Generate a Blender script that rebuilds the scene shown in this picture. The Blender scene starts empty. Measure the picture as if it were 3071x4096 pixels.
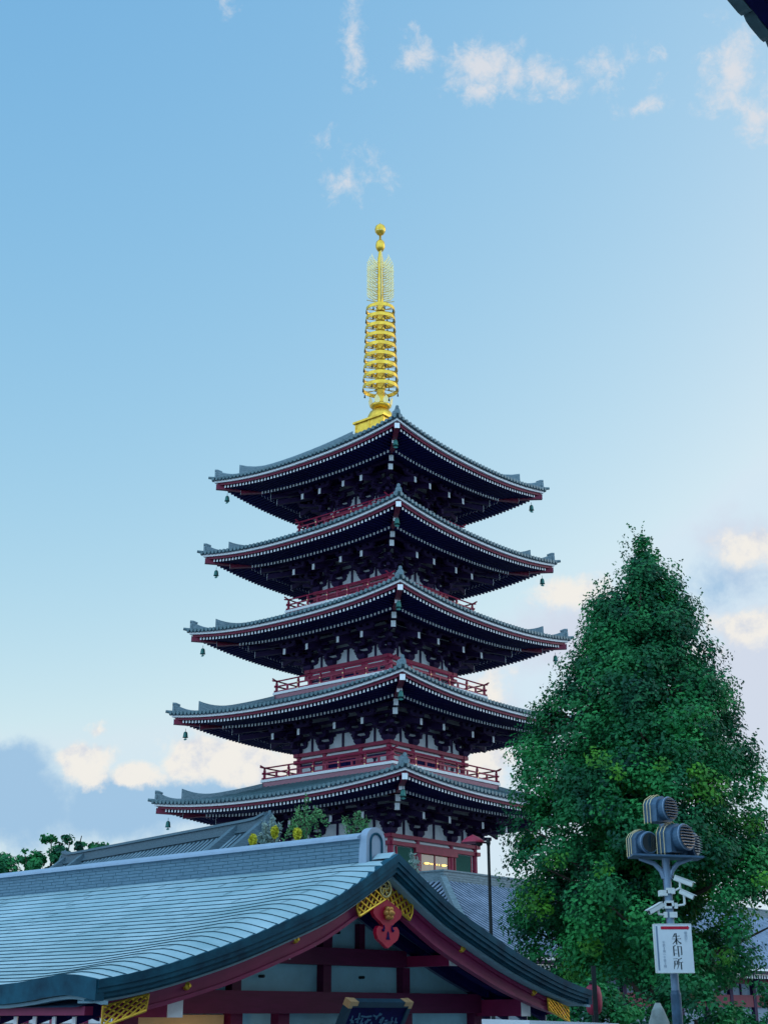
import bpy, math, random
import numpy as np
from math import radians as R, sin, cos, pi
random.seed(7); rng = np.random.default_rng(7)
sc = bpy.context.scene; COL = sc.collection

# ------------------------------------------------------------------ camera
cam = bpy.data.cameras.new("camera"); cam.sensor_fit = 'VERTICAL'; cam.sensor_height = 36.0
cam.lens = 36.0*5373.5/4096; cam.clip_start = .1; cam.clip_end = 4000
camo = bpy.data.objects.new("camera", cam); COL.objects.link(camo)
camo.rotation_mode = 'ZXY'
camo.location = (0, 0, 5.2)
from mathutils import Matrix, Vector
camo.matrix_world = Matrix.Translation((0, 0, 5.2)) @ Matrix.Rotation(R(90+20.56), 4, 'X') @ Matrix.Rotation(R(-.168), 4, 'Z')
sc.camera = camo

# ------------------------------------------------------------------ exposure, sun, sky
vs = sc.view_settings; vs.view_transform = 'Standard'; vs.look = 'None'; vs.gamma = 1; vs.use_curve_mapping = False
vs.exposure = 0.0
SUN_AZ, SUN_EL = 72.0, 16.0            # degrees right of the view direction, height
sd = bpy.data.lights.new("sun", 'SUN'); sd.energy = .5; sd.angle = R(30); sd.color = (1, .90, .80)
so = bpy.data.objects.new("sun", sd); COL.objects.link(so)
sv = Vector((sin(R(SUN_AZ))*cos(R(SUN_EL)), cos(R(SUN_AZ))*cos(R(SUN_EL)), sin(R(SUN_EL))))
so.rotation_euler = sv.to_track_quat('Z', 'Y').to_euler(); so.location = (40, -10, 40)

W = bpy.data.worlds.new("World"); sc.world = W; W.use_nodes = True
nt = W.node_tree; N = nt.nodes; LK = nt.links
bg = N['Background']; bg.inputs[1].default_value = .10
sky = N.new('ShaderNodeTexSky'); sky.sky_type = 'NISHITA'; sky.sun_disc = False
sky.sun_elevation = R(SUN_EL); sky.sun_rotation = R(SUN_AZ); sky.altitude = 0
sky.air_density = 1.0; sky.dust_density = 1.5; sky.ozone_density = 3.0

def M(op, a, b=None, c=None, clamp=False):
    n = N.new('ShaderNodeMath'); n.operation = op; n.use_clamp = clamp
    for i, x in enumerate((a, b, c)):
        if x is None: continue
        if isinstance(x, (int, float)): n.inputs[i].default_value = x
        else: LK.new(x, n.inputs[i])
    return n.outputs[0]
tc = N.new('ShaderNodeTexCoord'); D = tc.outputs['Generated']
sx = N.new('ShaderNodeSeparateXYZ'); LK.new(D, sx.inputs[0])
AZ = M('MULTIPLY', M('ARCTAN2', sx.outputs[0], sx.outputs[1]), 180/pi)
EL = M('MULTIPLY', M('ARCSINE', sx.outputs[2]), 180/pi)
def noise(scale, detail, rough, off=0., dist=0.):
    mp = N.new('ShaderNodeMapping'); mp.inputs['Location'].default_value = (off, off*.7, off*1.3); LK.new(D, mp.inputs[0])
    n = N.new('ShaderNodeTexNoise'); n.inputs['Scale'].default_value = scale; n.inputs['Detail'].default_value = detail
    n.inputs['Roughness'].default_value = rough; n.inputs['Distortion'].default_value = dist
    LK.new(mp.outputs[0], n.inputs['Vector']); return n.outputs[0]
wa = M('MULTIPLY', M('SUBTRACT', noise(18, 6, .65, 3.), .5), 3.0)
we = M('MULTIPLY', M('SUBTRACT', noise(18, 6, .65, 9.), .5), 2.4)
AZw = M('ADD', AZ, wa); ELw = M('ADD', EL, we)
def blobs(lst, az, el):
    acc = None
    for a, e, ra, re, w in lst:
        u = M('MULTIPLY', M('SUBTRACT', az, a), 1/ra); v = M('MULTIPLY', M('SUBTRACT', el, e), 1/re)
        d = M('SQRT', M('ADD', M('MULTIPLY', u, u), M('MULTIPLY', v, v)))
        b = M('MULTIPLY', M('SUBTRACT', 1.35, d), w)
        acc = b if acc is None else M('MAXIMUM', acc, b)
    return acc
def sstep(x, lo, hi, top=1.):
    n = N.new('ShaderNodeMapRange'); n.interpolation_type = 'SMOOTHSTEP'; LK.new(x, n.inputs[0])
    n.inputs[1].default_value = lo; n.inputs[2].default_value = hi; n.inputs[3].default_value = 0; n.inputs[4].default_value = top
    return n.outputs[0]
def mix(f, a, b):
    n = N.new('ShaderNodeMix'); n.data_type = 'RGBA'
    LK.new(f, n.inputs[0])
    for i, x in ((6, a), (7, b)):
        if isinstance(x, tuple): n.inputs[i].default_value = x + (1,)
        else: LK.new(x, n.inputs[i])
    return n.outputs[2]
HIGH = [(-8.32,41.1,.85,.8,.7),(-1.24,39.5,.7,1.5,.66),(1.62,39.4,1.1,.6,.85),(5.14,38.94,1.65,1.05,1.08),(7.4,38.2,2.2,.9,1.0),
 (5.0,37.7,.9,.6,.85),(9.59,37.93,1.1,.65,.6),(11.48,38.2,1.2,.85,.55),(13.0,36.8,1.1,.45,.62),(13.82,38.3,.45,.6,.45),
 (17.5,37.4,1.45,1.65,1.1),(18.6,35.4,1.1,1.3,1),(-1.56,34.6,1.6,.95,.62),(-2.7,35.5,.7,.6,.3)]
LOW = [(-12.4,9.7,1.05,.85,1.15),(-7.9,10.2,1.8,.85,1.25),(-5.91,10.1,1.7,.95,1.25),(-10.1,9.5,1.5,.45,.95),(-12.06,11.2,.4,.3,.6),
 (8.22,17.0,1.9,.8,.85),(15.67,18.2,1.3,.8,.9),(15.38,15.2,1.8,.85,.85),(13.4,14.4,1.3,.5,.6),(4.61,12.9,1.0,1.1,.9),(4.52,10.1,.98,.96,.8),(-3.4,10.1,1.5,1.3,.9)]
GREY = [(-15.2,8.0,3.6,1.7,1.1),(-11.5,7.8,3.6,1.35,1),(-7.79,8.3,2.4,.95,1.),(-5.2,8.5,1.8,.75,.9),(14.6,16.9,2.2,1.2,.5),(-15.6,9.6,1.6,1.0,1.0),(-9.5,8.3,5.5,1.2,1.0)]
LAV = [(8.5,15.0,3.6,1.9,1.05),(15.2,12.6,4.2,4.0,1.15),(15.6,18.4,2.2,1.4,.8),(4.6,12.,1.5,2.2,.8),(15.3,17.2,2.0,1.6,.6)]
nf = M('SUBTRACT', noise(42, 8, .62, 1.7, .35), .5)
nf2 = M('SUBTRACT', noise(110, 6, .7, 6.3, .6), .5)
hb = M('ADD', M('ADD', blobs(HIGH, AZw, ELw), M('MULTIPLY', nf, 3.3)), M('MULTIPLY', nf2, 1.5))
hd = sstep(hb, .12, 1.6, .92)
AZl = M('ADD', AZ, M('MULTIPLY', wa, .8)); ELl = M('ADD', EL, M('MULTIPLY', we, .7))
nl = M('SUBTRACT', noise(26, 9, .6, 5.1, .25), .5); nl2 = M('SUBTRACT', noise(75, 6, .6, 2.2), .5)
lb = M('ADD', M('ADD', blobs(LOW, AZl, ELl), M('MULTIPLY', nl, 2.2)), M('MULTIPLY', nl2, .7))
ld = sstep(lb, .12, .8, .97)
gb = M('ADD', M('ADD', blobs(GREY, AZl, ELl), M('MULTIPLY', nl, 1.5)), M('MULTIPLY', nl2, .4))
gd_ = sstep(gb, .0, .85, .88)
vd_ = sstep(M('ADD', M('ADD', blobs(LAV, AZl, ELl), M('MULTIPLY', nl, 1.5)), M('MULTIPLY', nl2, .5)), .1, 1.1, .85)
base = sky.outputs[0]
sp_ = N.new('ShaderNodeSeparateColor'); LK.new(base, sp_.inputs[0]); cb_ = N.new('ShaderNodeCombineColor')
for i_, (k_, g_, m_) in enumerate(((3.83, 1.25, 6.6), (4.38, .69, 8.0), (6.14, .278, 9.0))):      # soft shoulder of the evening sky
    LK.new(M('MINIMUM', M('MULTIPLY', M('POWER', sp_.outputs[i_], g_), k_), m_), cb_.inputs[i_])
c0 = mix(gd_, mix(vd_, cb_.outputs[0], (6.4, 6.9, 8.1)), (3.1, 5.2, 7.5))
shade = sstep(M('ADD', noise(38, 6, .6, 11.), M('MULTIPLY', nl2, .5)), .30, .55)
c1 = mix(ld, c0, mix(shade, (6.6, 7.0, 7.8), (8.9, 8.6, 8.05)))
c2 = mix(hd, c1, (7.2, 7.4, 7.9))
# unseen cloud deck added behind and above the viewer to brighten facing surfaces
rear_fill = M('ADD', M('SUBTRACT', M('MULTIPLY', sx.outputs[2], .35), sx.outputs[1]), M('MULTIPLY', M('SUBTRACT', noise(4, 6, .6, 8.), .5), .9))
c3 = mix(sstep(rear_fill, -.15, .35, .92), c2, (9.5, 14.5, 20.0))
LK.new(c3, bg.inputs[0])

# ------------------------------------------------------------------ materials
def mat(name, col, rough=.7, metal=0., var=.18, scale=6., bump=.0, spec=.35, col2=None, stretch=None, emit=None):
    m = bpy.data.materials.new(name); m.use_nodes = True; t = m.node_tree; n = t.nodes; l = t.links
    b = n['Principled BSDF']; b.inputs['Roughness'].default_value = rough; b.inputs['Metallic'].default_value = metal
    b.inputs['Specular IOR Level'].default_value = spec
    tcx = n.new('ShaderNodeTexCoord'); v = tcx.outputs['Object']
    if stretch:
        mp = n.new('ShaderNodeMapping'); mp.inputs['Scale'].default_value = stretch; l.new(v, mp.inputs[0]); v = mp.outputs[0]
    nz = n.new('ShaderNodeTexNoise'); nz.inputs['Scale'].default_value = scale; nz.inputs['Detail'].default_value = 6; nz.inputs['Roughness'].default_value = .65
    l.new(v, nz.inputs['Vector'])
    rp = n.new('ShaderNodeValToRGB'); rp.color_ramp.elements[0].position = .3; rp.color_ramp.elements[1].position = .72
    c2 = col2 or tuple(min(1, c*(1+var)) for c in col)
    rp.color_ramp.elements[0].color = tuple(c*(1-var) for c in col)+(1,); rp.color_ramp.elements[1].color = tuple(c2)+(1,)
    l.new(nz.outputs[0], rp.inputs[0]); l.new(rp.outputs[0], b.inputs['Base Color'])
    if bump:
        bp = n.new('ShaderNodeBump'); bp.inputs['Strength'].default_value = bump; bp.inputs['Distance'].default_value = .02
        l.new(nz.outputs[0], bp.inputs['Height']); l.new(bp.outputs[0], b.inputs['Normal'])
    if emit:
        b.inputs['Emission Color'].default_value = tuple(emit[0])+(1,); b.inputs['Emission Strength'].default_value = emit[1]
    return m
TILE = mat('grey_roof_tile', (.055,.125,.15), .5, 0, .3, 1.5, .06, .45, (.12,.205,.225))
TILE_D = mat('dark_pan_tile', (.015,.036,.055), .75, 0, .4, 4., .1, .2)  # darker tone on pan tiles and the lower cover-tile sides
TILE_B = mat('slate_blue_roof_tile', (.09,.18,.235), .5, 0, .3, 1.5, .06, .45, (.16,.26,.31))
RIDGE_B = mat('slate_blue_ridge', (.045,.10,.135), .6, 0, .3, 4., .15, .35, (.10,.17,.21), (5,1,9))
TILE_P = mat('weathered_lavender_tile', (.15,.22,.31), .6, 0, .35, 1.6, .08, .4, (.28,.34,.45))
RIDGE = mat('ridge_tile', (.085,.16,.19), .6, 0, .3, 5., .3, .35, (.19,.26,.29), (1,1,5))
WHITE = mat('white_paint', (.78,.8,.8), .6, 0, .06, 8)
PLASTER = mat('white_plaster', (.68,.71,.72), .85, 0, .1, 3)
RED = mat('vermilion_lacquer', (.30,.013,.055), .5, 0, .22, 4., 0, .4)
REDB = mat('crimson_lacquer', (.24,.012,.075), .5, 0, .18, 3., 0, .4)
REDD = mat('deep_red_timber', (.17,.012,.04), .55, 0, .25, 4., 0, .3)
BEAMR = mat('shaded_crimson_lacquer', (.11,.008,.05), .55, 0, .2, 3., .03, .25, None, (1,1,6))  # gable shade put into the crimson of beams, posts and pillars
SKIRT = mat('faded_red_boards', (.34,.16,.19), .7, 0, .22, 5, .1, .3, None, (1,1,9))
DARK = mat('dark_shaded_timber', (.005,.005,.062), .75, 0, .3, 5., 0, .12)  # eave shade painted into vermilion rafters; plain dark on doors and plaque
BRK = mat('shade_dark_red_timber', (.020,.007,.05), .65, 0, .3, 5., 0, .25)  # eave shade put into the red of brackets; also dark struts and posts
GOLD = mat('gilt_metal', (.84,.50,.06), .36, .85, .28, 3., .05, .5)
GOLDP = mat('pale_gilt_openwork', (.88,.72,.33), .42, .5, .1, 5.)
COPPER = mat('verdigris_copper_shingle', (.26,.46,.50), .42, .0, .24, .8, .05, .5, (.42,.58,.63))
COPPERD = mat('dark_patina_copper', (.002,.045,.085), .65, .0, .45, 2.5, .1, .18, (.01,.10,.15))
COPRIDGE = mat('copper_ridge_cladding', (.085,.19,.27), .55, .1, .25, 6, .05, .4, (.14,.26,.34), (3,1,12))
SEAM = mat('dark_shingle_seam', (.025,.09,.12), .7)
PALECOP = mat('pale_copper_cap', (.27,.36,.46), .5, .1, .1, 4)
TEALB = mat('pale_teal_board', (.22,.36,.42), .7, 0, .12, 4)
BRONZE = mat('verdigris_bronze', (.04,.16,.14), .55, .5, .3, 9)
BLACKM = mat('black_iron', (.015,.02,.022), .55, .4, .2, 8)
GREEND = mat('green_lattice_panel', (.02,.14,.11), .7, 0, .2, 12)
STEEL = mat('grey_painted_steel', (.20,.29,.40), .45, .2, .12, 6)
STEELD = mat('slate_painted_steel', (.055,.115,.185), .5, .2, .25, 6)
WIRE = mat('brass_guard_wire', (.62,.50,.27), .4, .5, .1, 8)
CAMW = mat('off_white_plastic', (.68,.72,.70), .45, 0, .06, 8)
SIGNW = mat('white_sign_enamel', (.74,.80,.84), .4, 0, .04, 5)
INK = mat('black_sign_ink', (.012,.03,.04), .6)
GREYINK = mat('faded_grey_ink', (.42,.50,.58), .6)
REDINK = mat('red_sign_paint', (.55,.01,.04), .5)
LENS = mat('dark_lamp_glass', (.006,.015,.02), .12, 0, .2, 6, 0, .8)
PLASTER_T = mat('pale_teal_plaster', (.36,.68,.78), .85, 0, .10, 3)
AGILT = mat('dull_gilt', (.55,.36,.18), .5, .3, .15, 9)
PENDR = mat('bright_crimson_lacquer', (.42,.004,.035), .45, 0, .15, 4)
PLQ = mat('dark_teal_frame', (.010,.05,.085), .5, 0, .2, 6)
STONE = mat('grey_stone', (.23,.27,.26), .85, 0, .3, 5, .4)
BARK = mat('brown_bark', (.07,.05,.04), .9, 0, .35, 12, .5)
PAVE = mat('grey_stone_paving', (.24,.245,.25), .85, 0, .2, 1.2, .1)
CANVAS = mat('white_canvas', (.72,.76,.80), .7, 0, .05, 3)
GLASS = mat('dim_window_glass', (.10,.10,.09), .15, 0, .2, 3, 0, .7)
LAMP = mat('warm_lamp', (.9,.7,.3), .5, 0, .05, 5, 0, .3, None, None, ((1, .62, .16), 2.6))
CREAM = mat('cream_plaster', (.62,.46,.24), .8, 0, .12, 3)
REDSHADE = mat('red_lamp_enamel', (.30,.012,.04), .45)
PINK = mat('red_lacquer_lantern', (.26,.02,.05), .55, 0, .2, 4)
YELLOW = mat('yellow_blossom', (.55,.50,.03), .7, 0, .2, 14)

def leafmat(name, dark, light, scale=1.2, trans=.25):
    m = bpy.data.materials.new(name); m.use_nodes = True; t = m.node_tree; n = t.nodes; l = t.links
    b = n['Principled BSDF']; b.inputs['Roughness'].default_value = .6; b.inputs['Specular IOR Level'].default_value = .25
    tcx = n.new('ShaderNodeTexCoord'); nz = n.new('ShaderNodeTexNoise'); nz.inputs['Scale'].default_value = scale; nz.inputs['Detail'].default_value = 4
    nz.inputs['Roughness'].default_value = .7
    l.new(tcx.outputs['Object'], nz.inputs['Vector'])
    rp = n.new('ShaderNodeValToRGB'); e = rp.color_ramp.elements; e[0].position = .36; e[0].color = dark+(1,)
    e[1].position = .66; e[1].color = light+(1,)
    l.new(nz.outputs[0], rp.inputs[0]); l.new(rp.outputs[0], b.inputs['Base Color'])
    tr = n.new('ShaderNodeBsdfTranslucent'); l.new(rp.outputs[0], tr.inputs[0])
    mx = n.new('ShaderNodeMixShader'); mx.inputs[0].default_value = trans
    l.new(b.outputs[0], mx.inputs[1]); l.new(tr.outputs[0], mx.inputs[2]); l.new(mx.outputs[0], n['Material Output'].inputs[0])
    return m
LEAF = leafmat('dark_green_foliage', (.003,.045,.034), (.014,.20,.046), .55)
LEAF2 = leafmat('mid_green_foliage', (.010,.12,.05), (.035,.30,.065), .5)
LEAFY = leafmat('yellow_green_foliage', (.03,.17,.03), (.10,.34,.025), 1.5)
LEAFP = leafmat('bright_green_fronds', (.05,.22,.08), (.18,.42,.16), 2.5)
LEAFS = leafmat('sage_green_fronds', (.16,.26,.24), (.34,.42,.36), 2.5)

# ------------------------------------------------------------------ mesh helpers
class MB:
    def __init__(s): s.v = []; s.f = []; s.m = []
    def add(s, vs_, fs, m=0):
        o = len(s.v); s.v.extend([tuple(map(float, p)) for p in vs_])
        for f in fs: s.f.append([i+o for i in f]); s.m.append(m)
        return s
    def quad(s, a, b, c, d, m=0): return s.add([a, b, c, d], [(0,1,2,3)], m)
    def obox(s, o, x, y, z, m=0):      # centre, three half vectors
        o, x, y, z = (np.array(q, float) for q in (o, x, y, z))
        P = [o+i*x+j*y+k*z for k in (-1, 1) for j in (-1, 1) for i in (-1, 1)]
        return s.add(P, [(0,2,3,1),(4,5,7,6),(0,1,5,4),(2,6,7,3),(0,4,6,2),(1,3,7,5)], m)
    def box(s, x0, x1, y0, y1, z0, z1, m=0):
        return s.obox(((x0+x1)/2,(y0+y1)/2,(z0+z1)/2), ((x1-x0)/2,0,0), (0,(y1-y0)/2,0), (0,0,(z1-z0)/2), m)
    def loft(s, rings, closed=True, caps=True, m=0, loop=False):
        o = len(s.v); k = len(rings[0])
        for r in rings: s.v.extend([tuple(map(float, p)) for p in r])
        n = len(rings); kk = k if closed else k-1
        for i in range(n if loop else n-1):
            a = o+i*k; b = o+((i+1) % n)*k
            for j in range(kk):
                j2 = (j+1) % k; s.f.append([a+j, a+j2, b+j2, b+j]); s.m.append(m)
        if caps and closed and not loop:
            s.f.append([o+j for j in range(k)][::-1]); s.m.append(m)
            s.f.append([o+(n-1)*k+j for j in range(k)]); s.m.append(m)
        return s
    def tube(s, pts, r, n=6, m=0, caps=True):
        pts = [np.array(p, float) for p in pts]; rings = []; rr = r if isinstance(r, (list, tuple)) else [r]*len(pts)
        up = np.array((0., 0, 1)); prev = None
        for i, p in enumerate(pts):
            d = pts[min(i+1, len(pts)-1)]-pts[max(i-1, 0)]; d /= max(1e-9, np.linalg.norm(d))
            if prev is None:
                a = np.cross(d, up if abs(d[2]) < .95 else np.array((1., 0, 0)))
            else: a = prev-d*np.dot(prev, d)
            a /= max(1e-9, np.linalg.norm(a)); prev = a; b = np.cross(d, a)
            rings.append([p+rr[i]*(cos(2*pi*j/n)*a+sin(2*pi*j/n)*b) for j in range(n)])
        return s.loft(rings, True, caps, m)
    def lathe(s, prof, n=20, c=(0,0,0), m=0):
        rings = [[(c[0]+r*cos(2*pi*j/n), c[1]+r*sin(2*pi*j/n), c[2]+z) for j in range(n)] for r, z in prof]
        return s.loft(rings, True, True, m)
    def prism(s, poly, o, ex, ey, ez, m=0):   # polygon in ex,ey extruded by +-ez
        o, ex, ey, ez = (np.array(q, float) for q in (o, ex, ey, ez))
        a = [o+x*ex+y*ey-ez for x, y in poly]; b = [o+x*ex+y*ey+ez for x, y in poly]
        return s.loft([a, b], True, True, m)
    def grid(s, rows, m=0): return s.loft(rows, False, False, m)
    def build(s, name, mats, parent=None, smooth=False, loc=None, **props):
        me = bpy.data.meshes.new(name); me.from_pydata(s.v, [], s.f)
        for q in (mats if isinstance(mats, (list, tuple)) else [mats]): me.materials.append(q)
        me.polygons.foreach_set('material_index', s.m)
        if smooth: me.polygons.foreach_set('use_smooth', [True]*len(s.f))
        me.update()
        o = bpy.data.objects.new(name, me); COL.objects.link(o)
        if parent: o.parent = parent
        if loc is not None: o.location = loc
        for k, v in props.items(): o[k] = v
        return o
def thing(name, label, cat, loc=(0,0,0), rz=0., group=None):
    o = bpy.data.objects.new(name, None); COL.objects.link(o); o.empty_display_size = .3
    o.location = loc; o.rotation_euler = (0, 0, rz); o['label'] = label; o['category'] = cat
    if group: o['group'] = group
    return o
def tag(o, label, cat, group=None):
    o['label'] = label; o['category'] = cat
    if group: o['group'] = group
    return o
def rot(k):       # quarter turn about z
    c, s_ = [(1,0),(0,1),(-1,0),(0,-1)][k % 4]
    return lambda x, y, z: (x*c-y*s_, x*s_+y*c, z)

# ------------------------------------------------------------------ ground
g = MB(); g.quad((-300,-120,0),(300,-120,0),(300,480,0),(-300,480,0)); g.build('ground', PAVE, kind='structure')

# ------------------------------------------------------------------ PAGODA
PX, PY, PR = -.177, 70.0, R(-39.74)
pag = thing('pagoda', 'five storey red and white pagoda with tiered grey tiled roofs and a golden spire', 'pagoda', (PX, PY, 0), PR)
#        eave half width, corner z, mid-eave drop, column half width, balcony z (None for ground), balcony half, roof top half, roof top z
ST = [(8.136,15.27,.50,3.36,None,None,4.30,16.12),
      (7.677,19.82,.53,3.00,16.55,4.40,3.95,20.70),
      (7.188,24.27,.54,2.65,21.12,4.04,3.58,25.20),
      (6.816,28.63,.54,2.37,25.62,3.67,3.24,29.66),
      (6.515,32.96,.55,2.10,30.08,3.32,1.10,36.05)]
HN = 2.3
def ring_beam(mb, hs_fn, half_t, zlo, zhi, n=24, m=0, cx=None):
    """square ring whose four mitred sides follow height functions of the lateral position"""
    outer = hs_fn+half_t; inner = hs_fn-half_t; rings = []
    for k in range(4):
        r = rot(k)
        for i in range(n):
            t = -1+2*i/n
            def P(h, zf): return r(t*h, -h, zf(t*hs_fn))
            rings.append([P(outer, zlo), P(outer, zhi), P(inner, zhi), P(inner, zlo)])
    mb.loft(rings, True, False, m, loop=True)

def tile_face(mb, S, x0, x1, pitch, vmax, nv=9, r=.105, lip=.11, disc=None, m=0):
    """corrugated tile slope: S(x, v) gives the point, rows run along v; vmax(x) cuts the top"""
    n = max(1, round((x1-x0)/pitch)); p = (x1-x0)/n
    prof = [(-.5,.0),(-.23,.0),(-.20,.55),(-.11,.92),(0,1.04),(.11,.92),(.20,.55),(.23,0.),(.5,0)]
    for k in range(n):
        xc = x0+(k+.5)*p; rows = []
        for a, h in prof:
            x = xc+a*p; vm = vmax(x)
            colp = []
            P0 = np.array(S(x, 0.)); colp.append(P0+np.array((0, 0, h*r-lip)))
            for j in range(nv+1):
                colp.append(np.array(S(x, vm*j/nv))+np.array((0, 0, h*r)))
            rows.append(colp)
        if vmax(xc) <= .004: continue
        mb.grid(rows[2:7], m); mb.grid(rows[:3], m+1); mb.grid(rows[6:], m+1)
        if disc:
            P = np.array(S(xc, 0.)); o = np.array(disc); l = np.cross(o, (0, 0, 1.)); q = r*1.0
            c = P+np.array((0, 0, .015)); ringa = [c+.05*o+q*(cos(2*pi*j/8)*l+sin(2*pi*j/8)*np.array((0,0,1.))) for j in range(8)]
            ringb = [a-.12*o for a in ringa]
            mb.loft([ringb, ringa], True, True, m)

def build_storey(idx):
    hw, zc, H, ch, zb, bh, th_, tz = ST[idx]; zm = zc-H
    cv = lambda x: H*min(1.3, abs(x/hw))**HN
    # ---- roof slopes
    hwe = hw+.13; ze0 = zm+.13; rise = tz-ze0
    def Sr(k):
        r = rot(k)
        def S(x, v):
            hs = hwe-v*(hwe-th_); ax = .78 if idx < 4 else .74
            return r(x, -hs, ze0+rise*(ax*v+(1-ax)*v*v)+H*abs(x/hwe)**HN*(1-v)**1.5)
        return S
    def surf(x, hs): return Sr(0)(x, (hwe-hs)/(hwe-th_))[2]
    mb = MB()
    for k in range(4):
        o = rot(k)(0, -1, 0)
        tile_face(mb, Sr(k), -hwe, hwe, .283, lambda x: min(1., max(0., (hwe-abs(x))/(hwe-th_))), 8, .10, .10, o)
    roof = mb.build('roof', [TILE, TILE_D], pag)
    # ---- corner ridges
    for k in range(4):
        r = rot(k); q = 1/math.sqrt(2)
        for (h0, h1, hgt, flare, w, L) in ((th_+.02, hw-.93, .27, .40, .30, 1.7), (hw-1.10, hw-.04, .17, .36, .24, 1.2)):
            m2 = MB(); rings = []; n = 14
            for i in range(n+1):
                hs = h0+(h1-h0)*i/n; z = surf(hs*.999, hs)
                dz = hgt+flare*max(0, 1-(h1-hs)*1.414/L)**2.0
                A = np.array(r(hs, -hs, z-.10)); lat = np.array(r(q, q, 0))*w/2; up = np.array((0, 0, 1.))
                rings.append([A-lat, A+lat, A+lat*.8+up*(dz+.03), A+lat*.3+up*(dz+.10), A-lat*.3+up*(dz+.10), A-lat*.8+up*(dz+.03)])
            m2.loft(rings); m2.build('corner_ridge', RIDGE, roof)
        # end ornament (bell shaped tile with a knob)
        hs = hw-.02; z = surf(hw-.02, hw-.02); o = np.array(r(hs, -hs, z+.02)); ex = np.array(r(q, q, 0)); ez = np.array(r(q, -q, 0))*.05
        poly = [(-.26,-.05),(.26,-.05),(.24,.06),(.17,.11),(.15,.30),(.10,.38),(0,.41),(-.10,.38),(-.15,.30),(-.17,.11),(-.24,.06)]
        m3 = MB(); m3.prism(poly, o, ex, (0,0,1), ez)
        dd = ez/.05; kn = o+np.array((0,0,.47)); m3.tube([kn-dd*.34-np.array((0,0,.06)), kn-dd*.1, kn+dd*.06], [.05,.085,.09], 10)
        m3.build('ridge_ornament', RIDGE, roof)
        m4 = MB(); A = np.array(r(hw-.1, -hw+.1, z+.03)); B = np.array(r(hwe+.13, -hwe-.13, surf(hwe, hwe)+.09))
        m4.tube([A, B], [.11,.075], 8); m4.build('corner_tile', TILE, roof)
    # ---- eave board and fascia
    mb = MB(); ring_beam(mb, hw-.03, .06, lambda x: zm+cv(x)-.07, lambda x: zm+cv(x)+.055); mb.build('eave_board', WHITE, roof)
    mb = MB(); ring_beam(mb, hw-.15, .045, lambda x: zm+cv(x)-.19, lambda x: zm+cv(x)-.02)
    ring_beam(mb, hw-.30, .10, lambda x: zm+cv(x)-.02, lambda x: zm+cv(x)+.08); mb.build('fascia', REDD, roof)
    # ---- rafters: flying row and base row
    i1 = .24; i2 = 1.72; pitch = .2355
    rf = MB()
    n = int((hw-i1-.12)*2/pitch); p = 2*(hw-i1-.12)/n
    for k in range(4):
        r = rot(k); vis = k in (0, 1)
        for j in range(n+1):
            x = -(hw-i1-.12)+j*p
            zt = zm+cv(x)-.265; h0 = hw-i1; h1 = max(hw-i2-.35, abs(x)+.1)
            if h0-h1 > .05:
                z1 = zt+.05*(h0-h1)
                a, b = np.array(r(x, -h0, zt)), np.array(r(x, -h1, z1))
                rf.obox((a+b)/2, (b-a)/2, np.array(r(.052, 0, 0)), (0, 0, .06))
                e = np.array(r(0, -1, 0)); own = idx == 0 and (k == 0 or (k == 1 and j < 99-n)); en = MB() if own else ENDS
                en.obox(a+e*.008, e*.006, np.array(r(.055, 0, 0)), (0, 0, .064))
                if own: en.build('rafter_end', WHITE, roof)
            if abs(x) < hw-i2-.1:
                zt = zm+cv(x)-.33; h0 = hw-i2; h1 = max(ch-.1, abs(x)+.1); z1 = zt+.26*(h0-h1)
                if h0-h1 > .05:
                    a, b = np.array(r(x, -h0, zt)), np.array(r(x, -h1, z1))
                    rf.obox((a+b)/2, (b-a)/2, np.array(r(.05, 0, 0)), (0, 0, .06))
                    e = np.array(r(0, -1, 0)); ENDS.obox(a+e*.008, e*.006, np.array(r(.052, 0, 0)), (0, 0, .064))
        # soffit boards above the rafters
        rows = []
        for hs, dz in ((hw-.2, -.20), (hw-i2-.3, -.20+.05*(i2+.1)+.02)):
            rows.append([r(t*hs, -hs, zm+cv(t*hw)+dz) for t in np.linspace(-1, 1, 25)])
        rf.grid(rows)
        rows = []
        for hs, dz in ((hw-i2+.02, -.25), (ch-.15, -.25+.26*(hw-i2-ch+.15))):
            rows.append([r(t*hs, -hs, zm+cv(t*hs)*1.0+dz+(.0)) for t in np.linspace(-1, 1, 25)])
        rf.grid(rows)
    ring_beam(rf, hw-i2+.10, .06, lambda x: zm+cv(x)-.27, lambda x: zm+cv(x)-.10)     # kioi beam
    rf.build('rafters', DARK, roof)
    # ---- hip rafters
    for k in range(4):
        r = rot(k); q = 1/math.sqrt(2); m2 = MB()
        for h0, z0, h1, z1, w, hh in ((hw-.06, zc-.33, hw-2.0, zc-.50, .12, .13), (hw-1.02, zc-.56, ch, zm-.30+.26*(hw-i2-ch), .12, .14)):
            a, b = np.array(r(h0, -h0, z0)), np.array(r(h1, -h1, z1))
            m2.obox((a+b)/2, (b-a)/2, np.array(r(q, q, 0))*w, (0, 0, hh), 0)
            e = np.array(r(q, -q, 0)); m2.obox(a+e*.012, e*.008, np.array(r(q, q, 0))*(w+.006), (0, 0, hh+.006), 1)
        m2.build('hip_rafter', [REDD, WHITE], roof)
    # ---- walls
    dz = zc-1.94                       # top of the plate
    z0 = zb if zb else 10.2
    mb = MB(); s = ch-.02
    for k in range(4):
        r = rot(k)
        mb.quad(r(-s,-s,z0), r(s,-s,z0), r(s,-s,dz+2.2), r(-s,-s,dz+2.2))
    wall = mb.build('storey_wall', PLASTER, pag)
    inner = ch*.402
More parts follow.
